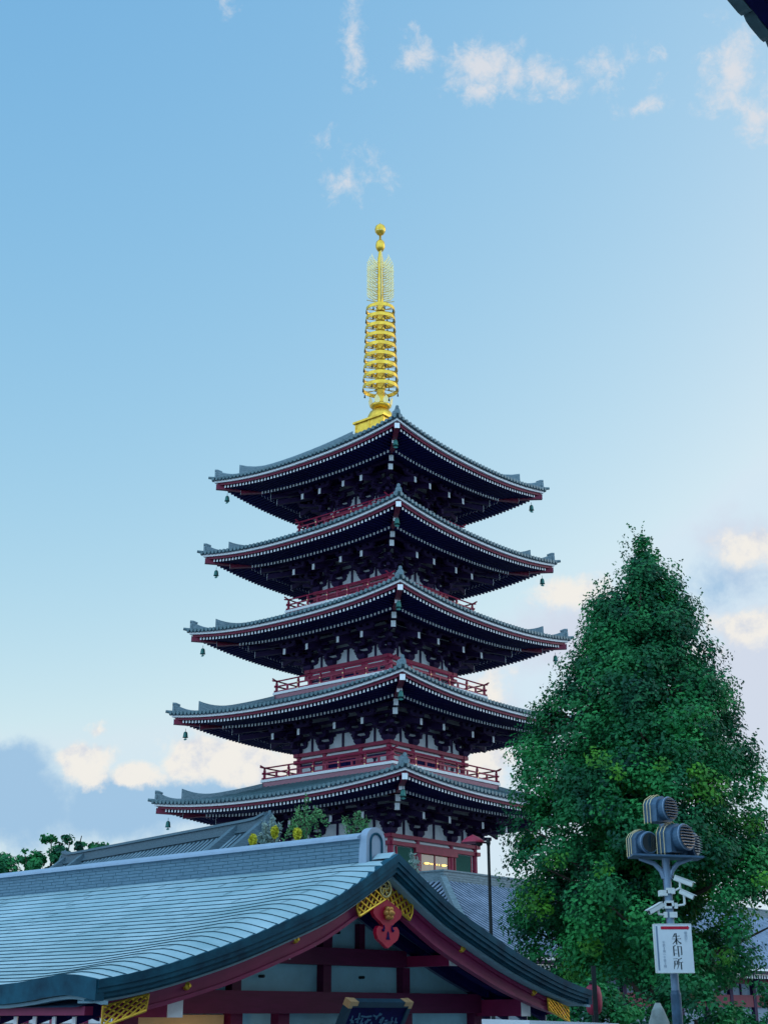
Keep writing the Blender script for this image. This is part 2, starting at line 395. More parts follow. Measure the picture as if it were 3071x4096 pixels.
    colx = [-ch, -inner, inner, ch]
    done = set()
    for k in range(4):
        r = rot(k)
        for x in colx[:-1]:
            m2 = MB(); P = r(x, -ch, 0); m2.lathe([(.15, z0), (.15, dz-.18)], 12, (P[0], P[1], 0)); m2.build('column', RED, wall, smooth=False)
    def beam(name, off, half, za, zb_, ext, mt=RED, ks=range(4)):
        for k in ks:
            m2 = MB(); r = rot(k); e = ext if k % 2 == 0 else ext-.004
            a = r(-(ch+e), -(ch+off), 0); b = r(ch+e, -(ch+off), 0)
            A, B = np.array(a), np.array(b); A[2] = B[2] = (za+zb_)/2
            o = np.array(r(0, 1, 0))*half
            m2.obox((A+B)/2, (B-A)/2, o, (0, 0, (zb_-za)/2-(.002 if k % 2 else 0))); m2.build(name, mt, wall)
    beam('plate_beam', .04, .17, dz-.175, dz, .25)
    beam('tie_beam', .03, .15, dz-.52, dz-.34, .27)
    top2 = dz-.34
    if idx < 2: beam('white_strip', .0, .05, dz-.30, dz-.235, -.02, WHITE)
    for k in range(4):
        r = rot(k); m2 = MB()
        if idx == 0:
            A = np.array(r(0, -(ch+.09), dz-.63)); m2.obox(A, np.array(r(inner+.33,0,0)), np.array(r(0,.13,0)), (0,0,.105)); m2.build('lintel', RED, wall)
        # doors and panels
        yb = -(ch+.0)
        if idx == 0:
            m3 = MB(); zt = dz-.74
            m3.box(-inner+.15, inner-.15, yb-.03, yb, z0, zt, 0); m3.box(-.03, .03, yb-.06, yb-.03, z0, zt, 1)
            for xx in (-inner+.2, inner-.2): m3.box(xx-.05, xx+.05, yb-.08, yb-.03, z0, zt, 1)
            m3.v = [r(*p) for p in m3.v]; d = m3.build('door', [GLASS, RED], wall)
            for xx, w in ((-.75,.17),(-.38,.025),(-.22,.02),(.15,.025),(.36,.025),(.78,.17)):
                m4 = MB(); m4.lathe([(0,-.045),(w*.6,-.04),(w,0),(w*.6,.04),(0,.045)], 8, (xx*inner/1.35*.9, yb-.06, dz-1.18)); m4.v = [r(*p) for p in m4.v]; m4.build('lamp', LAMP, d)
            for sgn in (-1, 1):
                m3 = MB(); xa, xb = sorted((sgn*(inner+.32), sgn*(ch-.42)))
                m3.box(xa, xb, yb-.04, yb, z0, dz-.56, 0); nb = 16
                for i in range(nb): xx = xa+(xb-xa)*(i+.5)/nb; m3.box(xx-.022, xx+.022, yb-.07, yb-.04, z0, dz-.56, 0)
                m3.box(xa-.08, xa-.003, yb-.09, yb-.001, z0, dz-.56, 1); m3.box(xb+.003, xb+.08, yb-.09, yb-.001, z0, dz-.56, 1)
                m3.v = [r(*p) for p in m3.v]; m3.build('lattice_window', [GREEND, RED], wall)
        else:
            m3 = MB(); m3.box(-inner+.2, inner-.2, yb-.05, yb, z0+.1, dz-.56, 0)
            for xx in np.linspace(-inner+.32, inner-.32, 4): m3.box(xx-.02, xx+.02, yb-.075, yb-.05, z0+.1, dz-.56, 0)
            m3.v = [r(*p) for p in m3.v]; m3.build('door', DARK, wall)
            m3 = MB()
            for xx in (-inner+.2, inner-.2): m3.box(xx-.09, xx+.09, yb-.1, yb-.001, z0, dz-.53, 0)
            m3.box(-inner+.29, inner-.29, yb-.09, yb-.001, dz-.62, dz-.53, 0)
            m3.v = [r(*p) for p in m3.v]; m3.build('door_frame', RED, wall)
            for sgn in (-1, 1):
                xm = sgn*(inner+ch)/2; m3 = MB()
                for zz, hh in ((dz-.62, .05), (z0+.15, .07)):
                    m3.box(xm-(ch-inner)/2+.16, xm+(ch-inner)/2-.16, yb-.05, yb-.001, zz-hh, zz+hh)
                poly = [(-.28,.0),(-.2,.06),(-.08,.10),(-.05,.2),(-.12,.26),(-.1,.33),(.1,.33),(.12,.26),(.05,.2),(.08,.10),(.2,.06),(.28,0)]
                m3.prism(poly, (xm, yb-.03, z0+.22), (1,0,0), (0,0,1.25), (0,.025,0))
                m3.v = [r(*p) for p in m3.v]; m3.build('strut', BRK, wall)
    # ---- brackets
    def fr(k, x):
        r = rot(k)
        return lambda l, o, z: np.array(r(x+l, -(ch+o), dz+z))
    def bb(mb, F, l0, l1, o0, o1, za, zb_, m=0):
        P = [F(l, o, z) for z in (za, zb_) for o in (o0, o1) for l in (l0, l1)]
        mb.add(P, [(0,2,3,1),(4,5,7,6),(0,1,5,4),(2,6,7,3),(0,4,6,2),(1,3,7,5)], m)
    def arm(mb, F, L, o, z, h=.17, w=.085):     # boat-shaped lateral arm
        poly = [(-L,h),(-L,h*.45),(-L*.78,.02),(-L*.6,0),(L*.6,0),(L*.78,.02),(L,h*.45),(L,h)]
        a = [F(x, o-w, z+y) for x, y in poly]; b = [F(x, o+w, z+y) for x, y in poly]; mb.loft([a, b])
    def blk(mb, F, l, o, z, s_=.13, h=.14):
        a = [F(l+i*s_*.7, o+j*s_*.7, z) for i, j in ((-1,-1),(1,-1),(1,1),(-1,1))]
        b = [F(l+i*s_, o+j*s_, z+h*.5) for i, j in ((-1,-1),(1,-1),(1,1),(-1,1))]
        c = [F(l+i*s_, o+j*s_, z+h) for i, j in ((-1,-1),(1,-1),(1,1),(-1,1))]
        mb.loft([a, b, c])
    sp = min(.62, (ch-inner)*.45)
    tails_back = MB()
    for k in range(4):
        for ci, x in enumerate(colx):
            if ci == 3: corner = True
            F = fr(k, x); m2 = MB()
            if ci > 0: blk(m2, F, 0, .04, .01, .26, .26)
            arm(m2, F, sp*.85, 0, .26); bb(m2, F, -.075, .075, 0, .62, .27, .42)
            for l in (-sp*.72, sp*.72): blk(m2, F, l, 0, .43)
            blk(m2, F, 0, .5, .43)
            arm(m2, F, sp*1.15, 0, .58); arm(m2, F, sp*.85, .5, .58); bb(m2, F, -.075, .075, 0, 1.08, .60, .73)
            for l in (-sp*.72, sp*.72): blk(m2, F, l, .5, .75)
            blk(m2, F, 0, .98, .75)
            arm(m2, F, sp*.85, .98, .90); arm(m2, F, sp*.85, 1.72, .93)
            for l in (-sp*.72, 0, sp*.72): blk(m2, F, l, 1.72, 1.10)
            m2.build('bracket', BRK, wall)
            t = MB(); a, b = F(0, 2.02, .66), F(0, .55, 1.10)
            la = np.array(rot(k)(1, 0, 0)); e = np.array(rot(k)(0, -1, 0)); tgt = t if k in (0, 1) else tails_back
            tgt.obox((a+b)/2, (b-a)/2, la*.075, (0, 0, .14), 0); tgt.obox(a+e*.012, e*.01, la*.078, (0, 0, .155), 1)
            if k in (0, 1): t.build('tail_rafter', [BRK, WHITE], wall)
        r = rot(k); m2 = MB(); q = 1/math.sqrt(2); dd = np.array(r(q, -q, 0)); la = np.array(r(q, q, 0))
        for L, z, h in ((.9, .35, .08), (1.55, .66, .08)):
            a = np.array(r(ch, -ch, dz+z)); m2.obox(a+dd*L*.5, dd*L*.5, la*.09, (0, 0, h))
        m2.build('corner_bracket', BRK, wall)
        for hs, z in ((hw-2.2, zc-.80), (hw-2.45, zc-1.14)):
            t = MB(); a = np.array(r(hs, -hs, z)); b = np.array(r(ch+.3, -ch-.3, z+.45)); tgt = t if k in (0, 1, 3) else tails_back
            tgt.obox((a+b)/2, (b-a)/2, la*.09, (0, 0, .13), 0); tgt.obox(a+dd*.012, dd*.01, la*.115, (0, 0, .155), 1)
            if k in (0, 1, 3): t.build('tail_rafter', [BRK, WHITE], wall)
    o = tails_back.build('tail_rafter_set', [BRK, WHITE], wall)
    mb = MB(); ring_beam(mb, ch+.5, .07, lambda x: dz+.90, lambda x: dz+1.04, 1); ring_beam(mb, ch+.98, .07, lambda x: dz+1.10, lambda x: dz+1.24, 1)
    ring_beam(mb, ch+1.72, .09, lambda x: dz+1.25, lambda x: dz+1.42, 1); ring_beam(mb, ch+.02, .06, lambda x: dz+.75, lambda x: dz+.88, 1)
    mb.build('purlin', BRK, wall)
    for k in range(4):
        F = fr(k, 0)
        for x in ((colx[0]+colx[1])/2, 0, (colx[2]+colx[3])/2): mb = MB(); bb(mb, F, x-.06, x+.06, .0, .04, 0, .75); mb.build('bay_strut', BRK, wall)
    # ---- balcony
    if zb:
        mb = MB(); ring_beam(mb, bh-.55, .55, lambda x: zb-.13, lambda x: zb, 1); bal = mb.build('balcony', WHITE, pag)
        mb = MB(); zlow = ST[idx-1][7]-.25
        ring_beam(mb, bh-.16, .10, lambda x: (zb-.13+zlow)/2, lambda x: zb-.134, 1)
        ring_beam(mb, bh-.20, .10, lambda x: zlow, lambda x: (zb-.13+zlow)/2-.003, 1); mb.build('balcony_skirt', SKIRT, bal)
        sp_ = bh-.14; npost = 5
        for k in range(4):
            r = rot(k); m2 = MB(); cap = MB(); y = -(bh-.14)
            ln = bh+.02
            for z, rr in ((zb+.05, .045), (zb+.33, .035)): m2.box(-ln, ln, y-rr, y+rr, z-rr, z+rr)
            m2.tube([(-ln-.16, y, zb+.70), (-ln+.1, y, zb+.63), (-ln+.5, y, zb+.61), (0, y, zb+.61), (ln-.5, y, zb+.61), (ln-.1, y, zb+.63), (ln+.16, y, zb+.70)], .04, 7)
            xs = np.linspace(-sp_, sp_, 6)
            for x in xs:
                m2.box(x-.05, x+.05, y-.052, y+.052, zb, zb+.50); m2.lathe([(.03,0),(.06,.03),(.05,.09)], 8, (x, y, zb+.50))
                for z in (zb+.05, zb+.33): cap.box(x-.03, x+.03, y-.07, y-.053, z-.03, z+.03)
            for a, b in zip(xs[:-1], xs[1:]):
                m2.box((a+b)/2-.045, (a+b)/2+.045, y-.04, y+.04, zb+.09, zb+.30)
            for q_ in (m2, cap): q_.v = [r(*p_) for p_ in q_.v]
            rl = m2.build('railing', RED, bal); cap.build('post_fittings', GOLDP, rl)
    return surf
ENDS = MB()
for i in range(5): build_storey(i)
ENDS.build('rafter_ends', WHITE, pag, kind='stuff')

# ---- spire
sp = MB(); sp.tube([(0,0,36.5),(0,0,38.3),(0,0,44.6),(0,0,47.7),(0,0,48.3),(0,0,49.5)], [.26,.24,.19,.15,.075,.06], 14)
spire = sp.build('spire', GOLD, pag, smooth=True)
m = MB(); m.box(-1.02,1.02,-1.02,1.02,35.75,36.72); m.box(-1.13,1.13,-1.13,1.13,36.72,36.84); m.box(-1.06,1.06,-1.06,1.06,35.98,36.06)
for k in range(4):
    for x in (-.98, 0, .98):
        q_ = MB(); q_.box(x-.04, x+.04, -1.05, -1.01, 36.06, 36.72); q_.v = [rot(k)(*p_) for p_ in q_.v]; m.add(q_.v, q_.f)
m.build('spire_base', GOLD, spire)
m = MB(); m.lathe([(.76,36.84),(.78,37.0),(.74,37.25),(.62,37.5),(.42,37.66),(.33,37.74)], 24); m.build('inverted_bowl', GOLD, spire, smooth=True)
m = MB(); m.lathe([(.34,37.72),(.52,37.80),(.60,37.93),(.56,38.0),(.3,37.96)], 24); m.build('lotus_collar', GOLD, spire, smooth=True)
for j in range(8):
    a = 2*pi*(j+.5)/8; d = np.array((cos(a), sin(a), 0)); t = np.array((-sin(a), cos(a), 0)); m = MB()
    m.prism([(-.12,0),(.12,0),(.17,.16),(.12,.32),(0,.46),(-.12,.32),(-.17,.16)], d*.60+np.array((0,0,37.92)), t, np.array((0,0,1))+d*.22, d*.015)
    m.build('lotus_petal', GOLDP, spire)
for i in range(9):
    f = i/8; rr = 1.02-.19*f; z = 39.03+(44.14-39.03)*f; m = MB()
    m.lathe([(rr,-.11),(rr+.03,-.11),(rr+.015,.11),(rr-.03,.11)], 36, (0,0,z))
    m.f = [q_ for q_ in m.f if len(q_) == 4]; m.m = [0]*len(m.f)
    n = 36; m.f += [[0*n+j, 3*n+j, 3*n+(j+1) % n, 0*n+(j+1) % n] for j in range(n)]; m.m = [0]*len(m.f)
    m.lathe([(.25,-.10),(.27,-.06),(.27,.06),(.25,.10)], 16, (0,0,z))
    for j in range(8):
        a = 2*pi*j/8+.2; m.tube([(.25*cos(a),.25*sin(a),z-.02),(rr*cos(a),rr*sin(a),z-.04)], .028, 5)
        b_ = a+.16; m.tube([(.45*rr*cos(a),.45*rr*sin(a),z-.03),(.75*rr*cos(b_),.75*rr*sin(b_),z-.04),(rr*.98*cos(a+.3),rr*.98*sin(a+.3),z-.04)], .018, 4)
    rg = m.build('spire_ring', GOLD, spire)
m = MB()
for i in range(9):
    f = i/8; rr = 1.02-.19*f; z = 39.03+(44.14-39.03)*f
    for j in range(8):
        a = 2*pi*j/8+.2; m = MB(); m.lathe([(.02,-.13),(.055,-.33),(.035,-.22),(.01,-.13)], 6, ((rr+.02)*cos(a), (rr+.02)*sin(a), z)); m.build('ring_bell', BLACKM, spire)
m = MB()
for k in range(4):      # openwork flame: four plates at right angles
    a = pi/4+k*pi/2+R(-5.26)+.12; d = np.array((cos(a), sin(a), 0)); rn = random.Random(5+k)
    def fl(pts, r): m.tube([d*x+np.array((0,0,44.62+z)) for x, z in pts], [q*1.45 for q in r] if isinstance(r, list) else r*1.45, 4)
    fl([(.14,.05),(.82,.18)], .022); fl([(.14,.75),(.8,.95)], .02)
    for j in range(17):
        zb_ = .1+j*.155; L = (.80 if zb_ < 2.0 else .80-.42*((zb_-2.)/.75)**1.5); ph = rn.uniform(0, 6)
        pts = []; rise = .38+.25*zb_/2.6
        for q_ in np.linspace(0, 1, 8):
            pts.append((.13+(L-.13)*(q_**.85)+.03*sin(ph+q_*9), zb_+rise*q_**1.7+.04*cos(ph+q_*8)))
        fl(pts, [.028*(1-.55*q_) for q_ in np.linspace(0, 1, 8)])
        for q_ in (.2, .35, .5, .65, .8, .92):
            x0 = .13+(L-.13)*q_; z0 = zb_+rise*q_**1.7
            fl([(x0, z0), (x0+.035, z0+.12), (x0-.02, z0+.22)], [.02, .016, .01])
    for j in range(5):
        x0 = .16+.12*j; fl([(x0, 2.45-.05*j), (x0+.03, 2.75-.1*j), (x0-.02, 2.95-.13*j), (x0+.03, 3.1-.17*j)], [.024,.022,.018,.01])
m.build('flame_ornament', GOLDP, spire)
m = MB(); m.lathe([(.08,48.15),(.17,48.2),(.27,48.4),(.28,48.6),(.25,48.78),(.16,48.9),(.07,48.93)], 18); m.build('lower_jewel', GOLD, spire, smooth=True)
m = MB(); m.lathe([(.07,49.3),(.2,49.36),(.31,49.55),(.33,49.7),(.28,49.88),(.15,50.0),(.03,50.08),(.0,50.2)], 18); top = m.build('upper_jewel', GOLD, spire, smooth=True)
m = MB()
for j in range(6):
    a = 2*pi*j/6; d = np.array((cos(a), sin(a), 0)); t = np.array((-sin(a), cos(a), 0))
    m.prism([(-.13,0),(.13,0),(.1,.15),(0,.24),(-.1,.15)], d*.27+np.array((0,0,49.5)), t, np.array((0,0,1))+d*.18, d*.01)
m.build('jewel_flame', GOLDP, top)

# ---- wind bells
bm_ = MB(); bm_.lathe([(.02,-.16),(.06,-.17),(.10,-.22),(.115,-.32),(.125,-.42),(.15,-.47),(.13,-.475),(.0,-.40)], 14)
bell0 = thing('wind_bell', 'x', 'bell'); bb0 = bm_.build('bell', BRONZE, bell0, smooth=True)
q_ = MB(); q_.tube([(0,0,0),(0,0,-.17)], .012, 5); q_.build('hanger', BLACKM, bell0)
q_ = MB(); q_.tube([(0,0,-.40),(0,0,-.52)], .012, 5); q_.prism([(-.13,-.03),(-.05,.02),(.05,.02),(.13,-.03),(.04,-.07),(-.04,-.07)], (0,0,-.54), (1,0,0), (0,0,1), (0,.008,0)); q_.build('clapper_plate', BRONZE, bell0)
names = ['first', 'second', 'third', 'fourth', 'fifth']
cor = {0: ((-1,-1), 'left'), 1: ((1,-1), 'front'), 2: ((1,1), 'right')}
first = True
for i in range(5):
    hw, zc = ST[i][0], ST[i][1]
    for k in range(3):
        if k == 2 and i < 2: continue
        (sx_, sy_), nm = cor[k]; h = hw-.50 if k != 1 else hw-.62
        x, y = sx_*h, sy_*h; wx = PX+x*cos(PR)-y*sin(PR); wy = PY+x*sin(PR)+y*cos(PR)
        if first: b = bell0; first = False; kids = []
        else:
            b = bell0.copy(); COL.objects.link(b)
            for c_ in bell0.children:
                d = c_.copy(); COL.objects.link(d); d.parent = b
        b.location = (wx, wy, zc-(.66 if k != 1 else .60)); b.rotation_euler = (0, 0, PR+(0, .8, 1.1)[k])
        look = 'green wind bell against dark rafters' if k == 1 else 'dark wind bell against the sky'
        b['label'] = look+', %s corner, %s roof from the ground' % (nm, names[i])
        b['group'] = 'wind bells under the pagoda eaves'

# ------------------------------------------------------------------ base hall under the pagoda (tiled skirt roof)
base = thing('tower_hall', 'low hall around the foot of the pagoda with tiled lean-to roof and white tipped rafters', 'temple hall', (2.41, 58.0, 0), PR)
RUN, DROP = 6.1, 3.2
def bz(v): return 7.30+DROP*(v*.92+.08*v*v)
m = MB()
def S1(x, v): return ((1-v)*RUN, x, bz(v))          # right face: x = along y axis
tile_face(m, lambda y, v: ((1-v)*RUN, y, bz(v)), -RUN, 40, .30, lambda y: 1. if y > 0 else max(0, (y+RUN)/RUN), 8, .09, .10, (1,0,0))
tile_face(m, lambda x, v: (-x, -(1-v)*RUN, bz(v)), -RUN, 12, .30, lambda x: 1. if x > 0 else max(0, (x+RUN)/RUN), 8, .09, .10, (0,-1,0))
br = m.build('roof', [TILE_P, TILE_D], base)
m = MB()
m.box(-.16,.16,-.16,40,10.42,10.86); m.box(-12,-.161,-.15,.15,10.424,10.856); m.box(-.2,.2,-.2,40.04,10.86,10.93); m.box(-12,-.201,-.19,.19,10.862,10.926)
for k_ in range(3): m.box(-.175,.175,-.175,40.01,10.52+.1*k_,10.545+.1*k_)
m.build('top_ridge', RIDGE, br)
m = MB(); rings = []
for i in range(13):
    v = 1-i/12*.9; h = (1-v)*RUN; A = np.array((h, -h, bz(v)-.05)); l = np.array((.707,.707,0))*.15
    dz = .30+.18*max(0, (i-8)/4)**2
    rings.append([A-l, A+l, A+l*.8+np.array((0,0,dz)), A-l*.8+np.array((0,0,dz))])
m.loft(rings); m.build('hip_ridge', RIDGE, br)
m = MB(); m.box(RUN-.06,RUN+.02,-RUN,40,7.13,7.24); m.box(-12,RUN-.061,-RUN-.02,-RUN+.06,7.134,7.236); m.build('eave_board', WHITE, base)
m = MB(); m.box(RUN-.3,RUN-.061,-RUN+.061,40,6.98,7.13); m.box(-12,RUN-.301,-RUN+.061,-RUN+.3,6.98,7.13); m.build('fascia', BRK, base)
m = MB(); e = MB(); k_ = 0; y = -RUN+.4
while y < 40:
    m.box(RUN-2.4, RUN-.32, y-.06, y+.06, 6.83, 6.97); e.box(RUN-.32, RUN-.30, y-.062, y+.062, 6.80, 6.975); y += .27
m.build('rafters', DARK, base); e.build('rafter_ends', WHITE, base)
m = MB(); m.box(-12, RUN-2.0, -RUN+2.0, 40, 0, 7.0); wl = m.build('wall', mat('shaded_white_plaster', (.22,.29,.36), .85, 0, .12, 3), base)  # tree and eave shade put into the colour of white wall panels
m = MB(); m.box(RUN-2.12, RUN-1.85, -RUN+1.8, 40, 5.55, 6.1); m.box(RUN-2.1, RUN-1.87, -RUN+1.8, 40, 6.62, 6.95); m.build('beam', REDD, wl)
m = MB(); y = -3
while y < 40:
    m.box(RUN-2.11, RUN-1.83, y-.16, y+.16, 0, 6.6); m.box(RUN-2.1, RUN-1.93, y+1.2, y+1.32, 6.1, 6.6)
    m.prism([(-.35,.5),(.35,.5),(.3,.3),(.17,.0),(-.17,.0),(-.3,.3)], (RUN-1.75, y, 6.45), (0,1,0), (0,0,1), (.12,0,0)); y += 2.5
m.build('posts', BRK, wl)
m = MB(); m.box(-12,-.3,.3,40,10.25,10.6); m.build('terrace', PAVE, base)

# ------------------------------------------------------------------ tiled hall on the left, behind the front hall
LA = math.atan2(.7687, -.6396)
lh = thing('tiled_hall', 'long grey tiled hall roof rising behind the copper roofed hall, left of the pagoda', 'temple hall', (-3.75, 44.0, 0), LA)
LL = 13.95; zr = 10.84
def lift(x): return .12*max(0, 1-x/.8)**2+.12*max(0, 1-(LL-x)/.8)**2
m = MB()
for sg in (1, -1):
    tile_face(m, lambda x, v, sg=sg: (x, sg*(.1+(1-v)*5.2), zr-.05-3.9*(1-v)-.35*(1-v)*v), 0.0, LL, .28, lambda x: 1., 8, .095, .1, (0,sg,0))
lr = m.build('roof', [TILE_B, TILE_D], lh)
m = MB()
rings = []
for i in range(29):
    x = LL*i/28; u = lift(x); w = .17
    rings.append([(x,-w,zr-.1),(x,w,zr-.1),(x,w*.9,zr+.30+u),(x,w*1.25,zr+.31+u),(x,w*1.1,zr+.40+u),(x,-w*1.1,zr+.40+u),(x,-w*1.25,zr+.31+u),(x,-w*.9,zr+.30+u)])
m.loft(rings)
for s_ in (1,): m.box(.05, LL-.05, .16, .25, zr-.02, zr+.06)
m.build('main_ridge', RIDGE_B, lr)
for x, d in ((-.06, -1), (LL+.06, 1)):
    m = MB(); poly = [(-.30,-.2),(.30,-.2),(.27,.1),(.2,.34),(.15,.48),(.05,.58),(0,.70),(-.05,.58),(-.15,.48),(-.2,.34),(-.27,.1)]
    m.prism(poly, (x, 0, zr-.12), (0,1,0), (0,0,1), (.07,0,0))
    m.lathe([(0,-.1),(.16,-.08),(.2,0),(.16,.08),(0,.1)], 10, (x+d*.1, 0, zr+.12)); m.build('ridge_end_tile', RIDGE_B, lr)
for x in (1.7, LL-1.7, .18, LL-.18):
    m = MB(); rings = []
    for i in range(11):
        v = 1-i/10*.95; y = .12+(1-v)*5.2; z = zr-.05-3.9*(1-v)-.35*(1-v)*v
        rings.append([(x-.16,y,z),(x+.16,y,z),(x+.13,y,z+.34),(x-.13,y,z+.34)])
    m.loft(rings); m.build('descending_ridge', RIDGE_B, lr)
m = MB(); m.box(.7, LL-.7, -3.4, 3.4, 0, 7.3); m.prism([(-3.4,7.3),(3.4,7.3),(0,zr-.3)], (LL/2,0,0), (0,1,0), (0,0,1), (LL/2-.7,0,0)); m.build('wall', PLASTER, lh)
m = MB()
for x in np.linspace(.7, LL-.7, 7):
    m.box(x-.14, x+.14, 3.35, 3.55, 0, 7.55)
m.box(.6, LL-.6, 3.36, 3.54, 6.9, 7.2); m.build('timber_frame', REDB, lh)

# ------------------------------------------------------------------ FRONT HALL with copper shingle roof
HA = math.atan2(.7627, .6468)
hall = thing('copper_roofed_hall', 'crimson and white hall in the foreground with pale blue-green copper shingle roof and gilded gable', 'temple hall', (-.137, 20.0, 0), HA)
PR_ = [(0,7.36),(.5,7.11),(1,6.87),(1.5,6.66),(2.2,6.40),(2.7,6.205),(3.0,6.105),(3.78,5.86),(4.3,5.705),(4.95,5.545)]
_px = np.array([a for a, b in PR_]); _pz = np.array([b for a, b in PR_])
_xx = np.linspace(0, 4.95, 100); _zz = np.interp(_xx, _px, _pz)
for _ in range(60): _zz[1:-1] = .25*_zz[:-2]+.5*_zz[1:-1]+.25*_zz[2:]
def P(w): return float(np.interp(abs(w), _xx, _zz))
def roll(w, t):
    a = min(1, abs(w)/1.2); d = float(np.interp(t, [-.42,-.3,-.12,.1,.4,.9,1.4], [-.06,-.03,.012,.05,.055,.02,0.]))
    lift_ = .09*(abs(w)/4.95)**5*max(0, min(1, (1.4-t)/1.8))**2
    return d*a+lift_
TS = [-.42,-.36,-.28,-.2,-.1,.02,.15,.3,.5,.75,1.05,1.4,2.0,4.,7.,12.0]
m = MB()
wpts = [0.17]
while wpts[-1] < 4.95:
    w = wpts[-1]; sl = abs(P(w+.05)-P(w))/.05; wpts.append(min(4.95, w+.196/math.sqrt(1+sl*sl)))
for sg in (-1, 1):
    for i in range(len(wpts)-1):
        a, b = wpts[i], wpts[i+1]; lip = .012
        for q, (ta, tb) in enumerate(zip(TS[:-1], TS[1:])):
            def Q(w, t, dz): return (sg*w, t, P(w)+roll(w, t)+dz)
            m.quad(Q(a, ta, .0), Q(a, tb, .0), Q(b, tb, lip), Q(b, ta, lip), 0)
            if i < len(wpts)-2: m.quad(Q(b, ta, lip), Q(b, tb, lip), Q(b-.006, tb, .0), Q(b-.006, ta, 0), 1)
        # staggered joints near the gable edge
        tj = .12+.30*(i % 2)+.12*random.random()
        c_, d_ = a+.01, b-.01
        def Q2(w, t, dz): return (sg*w, t, P(w)+roll(w, t)+dz)
        for tj in (tj, tj+1.35+.5*(i % 3), tj+3.3+.4*(i % 2), tj+5.6, tj+8):
            m.quad(Q2(c_, tj-.009, .006), Q2(c_, tj+.009, .006), Q2(d_, tj+.034, .021), Q2(d_, tj+.016, .021), 1)
hr = m.build('roof', [COPPER, SEAM], hall)
# ridge box
m = MB(); L0, L1 = .12, 12.1
m.box(-.21,.21,L0,L1,7.22,7.60,0)
for k_ in range(6):
    z_ = 7.275+.052*k_; m.box(-.2135,.2135,L0+.01,L1,z_,z_+.007,1); t_ = L0+.2+.16*(k_ % 2)
    while t_ < L1: m.box(-.212,.212,t_,t_+.008,z_+.0071,z_+.0519,1); t_ += .33+.02*random.random()
rings = [[(-.27,t,7.60),(.27,t,7.60),(.26,t,7.64),(.14,t,7.70),(-.14,t,7.70),(-.26,t,7.64)] for t in (L0-.0, L1)]
m.loft(rings, m=2); m.build('roof_ridge', [COPRIDGE, SEAM, PALECOP], hr)
m = MB(); arch = [(-.225,-.16),(.225,-.16)]+[(.205*cos(a), .28+.18*sin(a)) for a in np.linspace(0, pi, 13)]
m.prism(arch, (0, .06, 7.32), (1,0,0), (0,0,1), (0,.07,0), 0)
arch2 = [(.125*cos(a), .24+.13*sin(a)) for a in np.linspace(0, pi, 11)]
pts = [(-.125, -.10)]+arch2[::-1]+[(.125, -.10)]
m.tube([(x, -.015, 7.32+z) for x, z in pts], .018, 6, 1); m.build('ridge_end_tile', [PALECOP, COPPERD], hr)
m = MB(); m.prism([(-.12,0),(.12,0),(0,.09)], (0,-.2,7.31), (1,0,0), (0,0,1), (0,.16,0)); m.build('apex_cap', COPPER, hr)
# gable edge in stacked layers
def edge_strip(mb, t0, t1, za, zb_, w1=4.95, sides=(-1,1), mi=0, n=40, w0=0., use=True):
    for sg in sides:
        rings = []
        for i in range(n+1):
            w = w0+(w1-w0)*i/n; z = P(w)+(roll(w, -.42) if use else 0)
            h = za(w) if callable(za) else za; l = zb_(w) if callable(zb_) else zb_
            rings.append([(sg*w, t0, z+h), (sg*w, t1, z+h), (sg*w, t1, z+l), (sg*w, t0, z+l)])
        mb.loft(rings, True, True, mi)
tp = lambda k_: (lambda w: k_*(1-.22*(w/4.95)**2))
m = MB(); edge_strip(m, -.44, -.30, .012, tp(-.10)); edge_strip(m, -.425, -.28, tp(-.103), tp(-.17)); edge_strip(m, -.40, -.26, tp(-.173), tp(-.24)); edge_strip(m, -.36, -.2, tp(-.243), tp(-.275))
m.build('gable_edge', COPPERD, hr)
m = MB(); edge_strip(m, -.30, .04, tp(-.277), tp(-.315), 4.86); m.build('verge_board', TEALB, hr)
# barge boards
bt = lambda w: -.318+.05*(w/4.9)**2; bl = lambda w: -.585+.15*(w/4.9)**2+.0*w
m = MB(); edge_strip(m, -.12, -.03, bt, bl, 4.60, (-1,)); edge_strip(m, -.155, -.121, lambda w: bt(w)-.0, lambda w: bt(w)-.06, 4.60, (-1,)); edge_strip(m, -.145, -.121, lambda w: bl(w)+.05, bl, 4.60, (-1,)); m.build('barge_board', REDB, hall)
m = MB(); edge_strip(m, -.12, -.03, bt, bl, 4.45, (1,)); edge_strip(m, -.155, -.121, lambda w: bt(w)-.0, lambda w: bt(w)-.06, 4.45, (1,)); edge_strip(m, -.145, -.121, lambda w: bl(w)+.05, bl, 4.45, (1,)); m.build('barge_board', REDB, hall)
# soffit
m = MB()
for sg in (-1, 1):
    rows = [[(sg*w, t, P(w)-.33+.07*(w/4.95)**2) for w in np.linspace(0, 4.88, 40)] for t in (.04, 12)]
    m.grid(rows)
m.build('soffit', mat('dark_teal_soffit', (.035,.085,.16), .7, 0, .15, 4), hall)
m = MB()
for t in (.30, .72):
    edge_strip(m, t, t+.15, lambda w: -.335+.07*(w/4.95)**2, lambda w: -.47+.07*(w/4.95)**2, 4.7, use=False)
m.build('gable_rafters', DARK, hall)
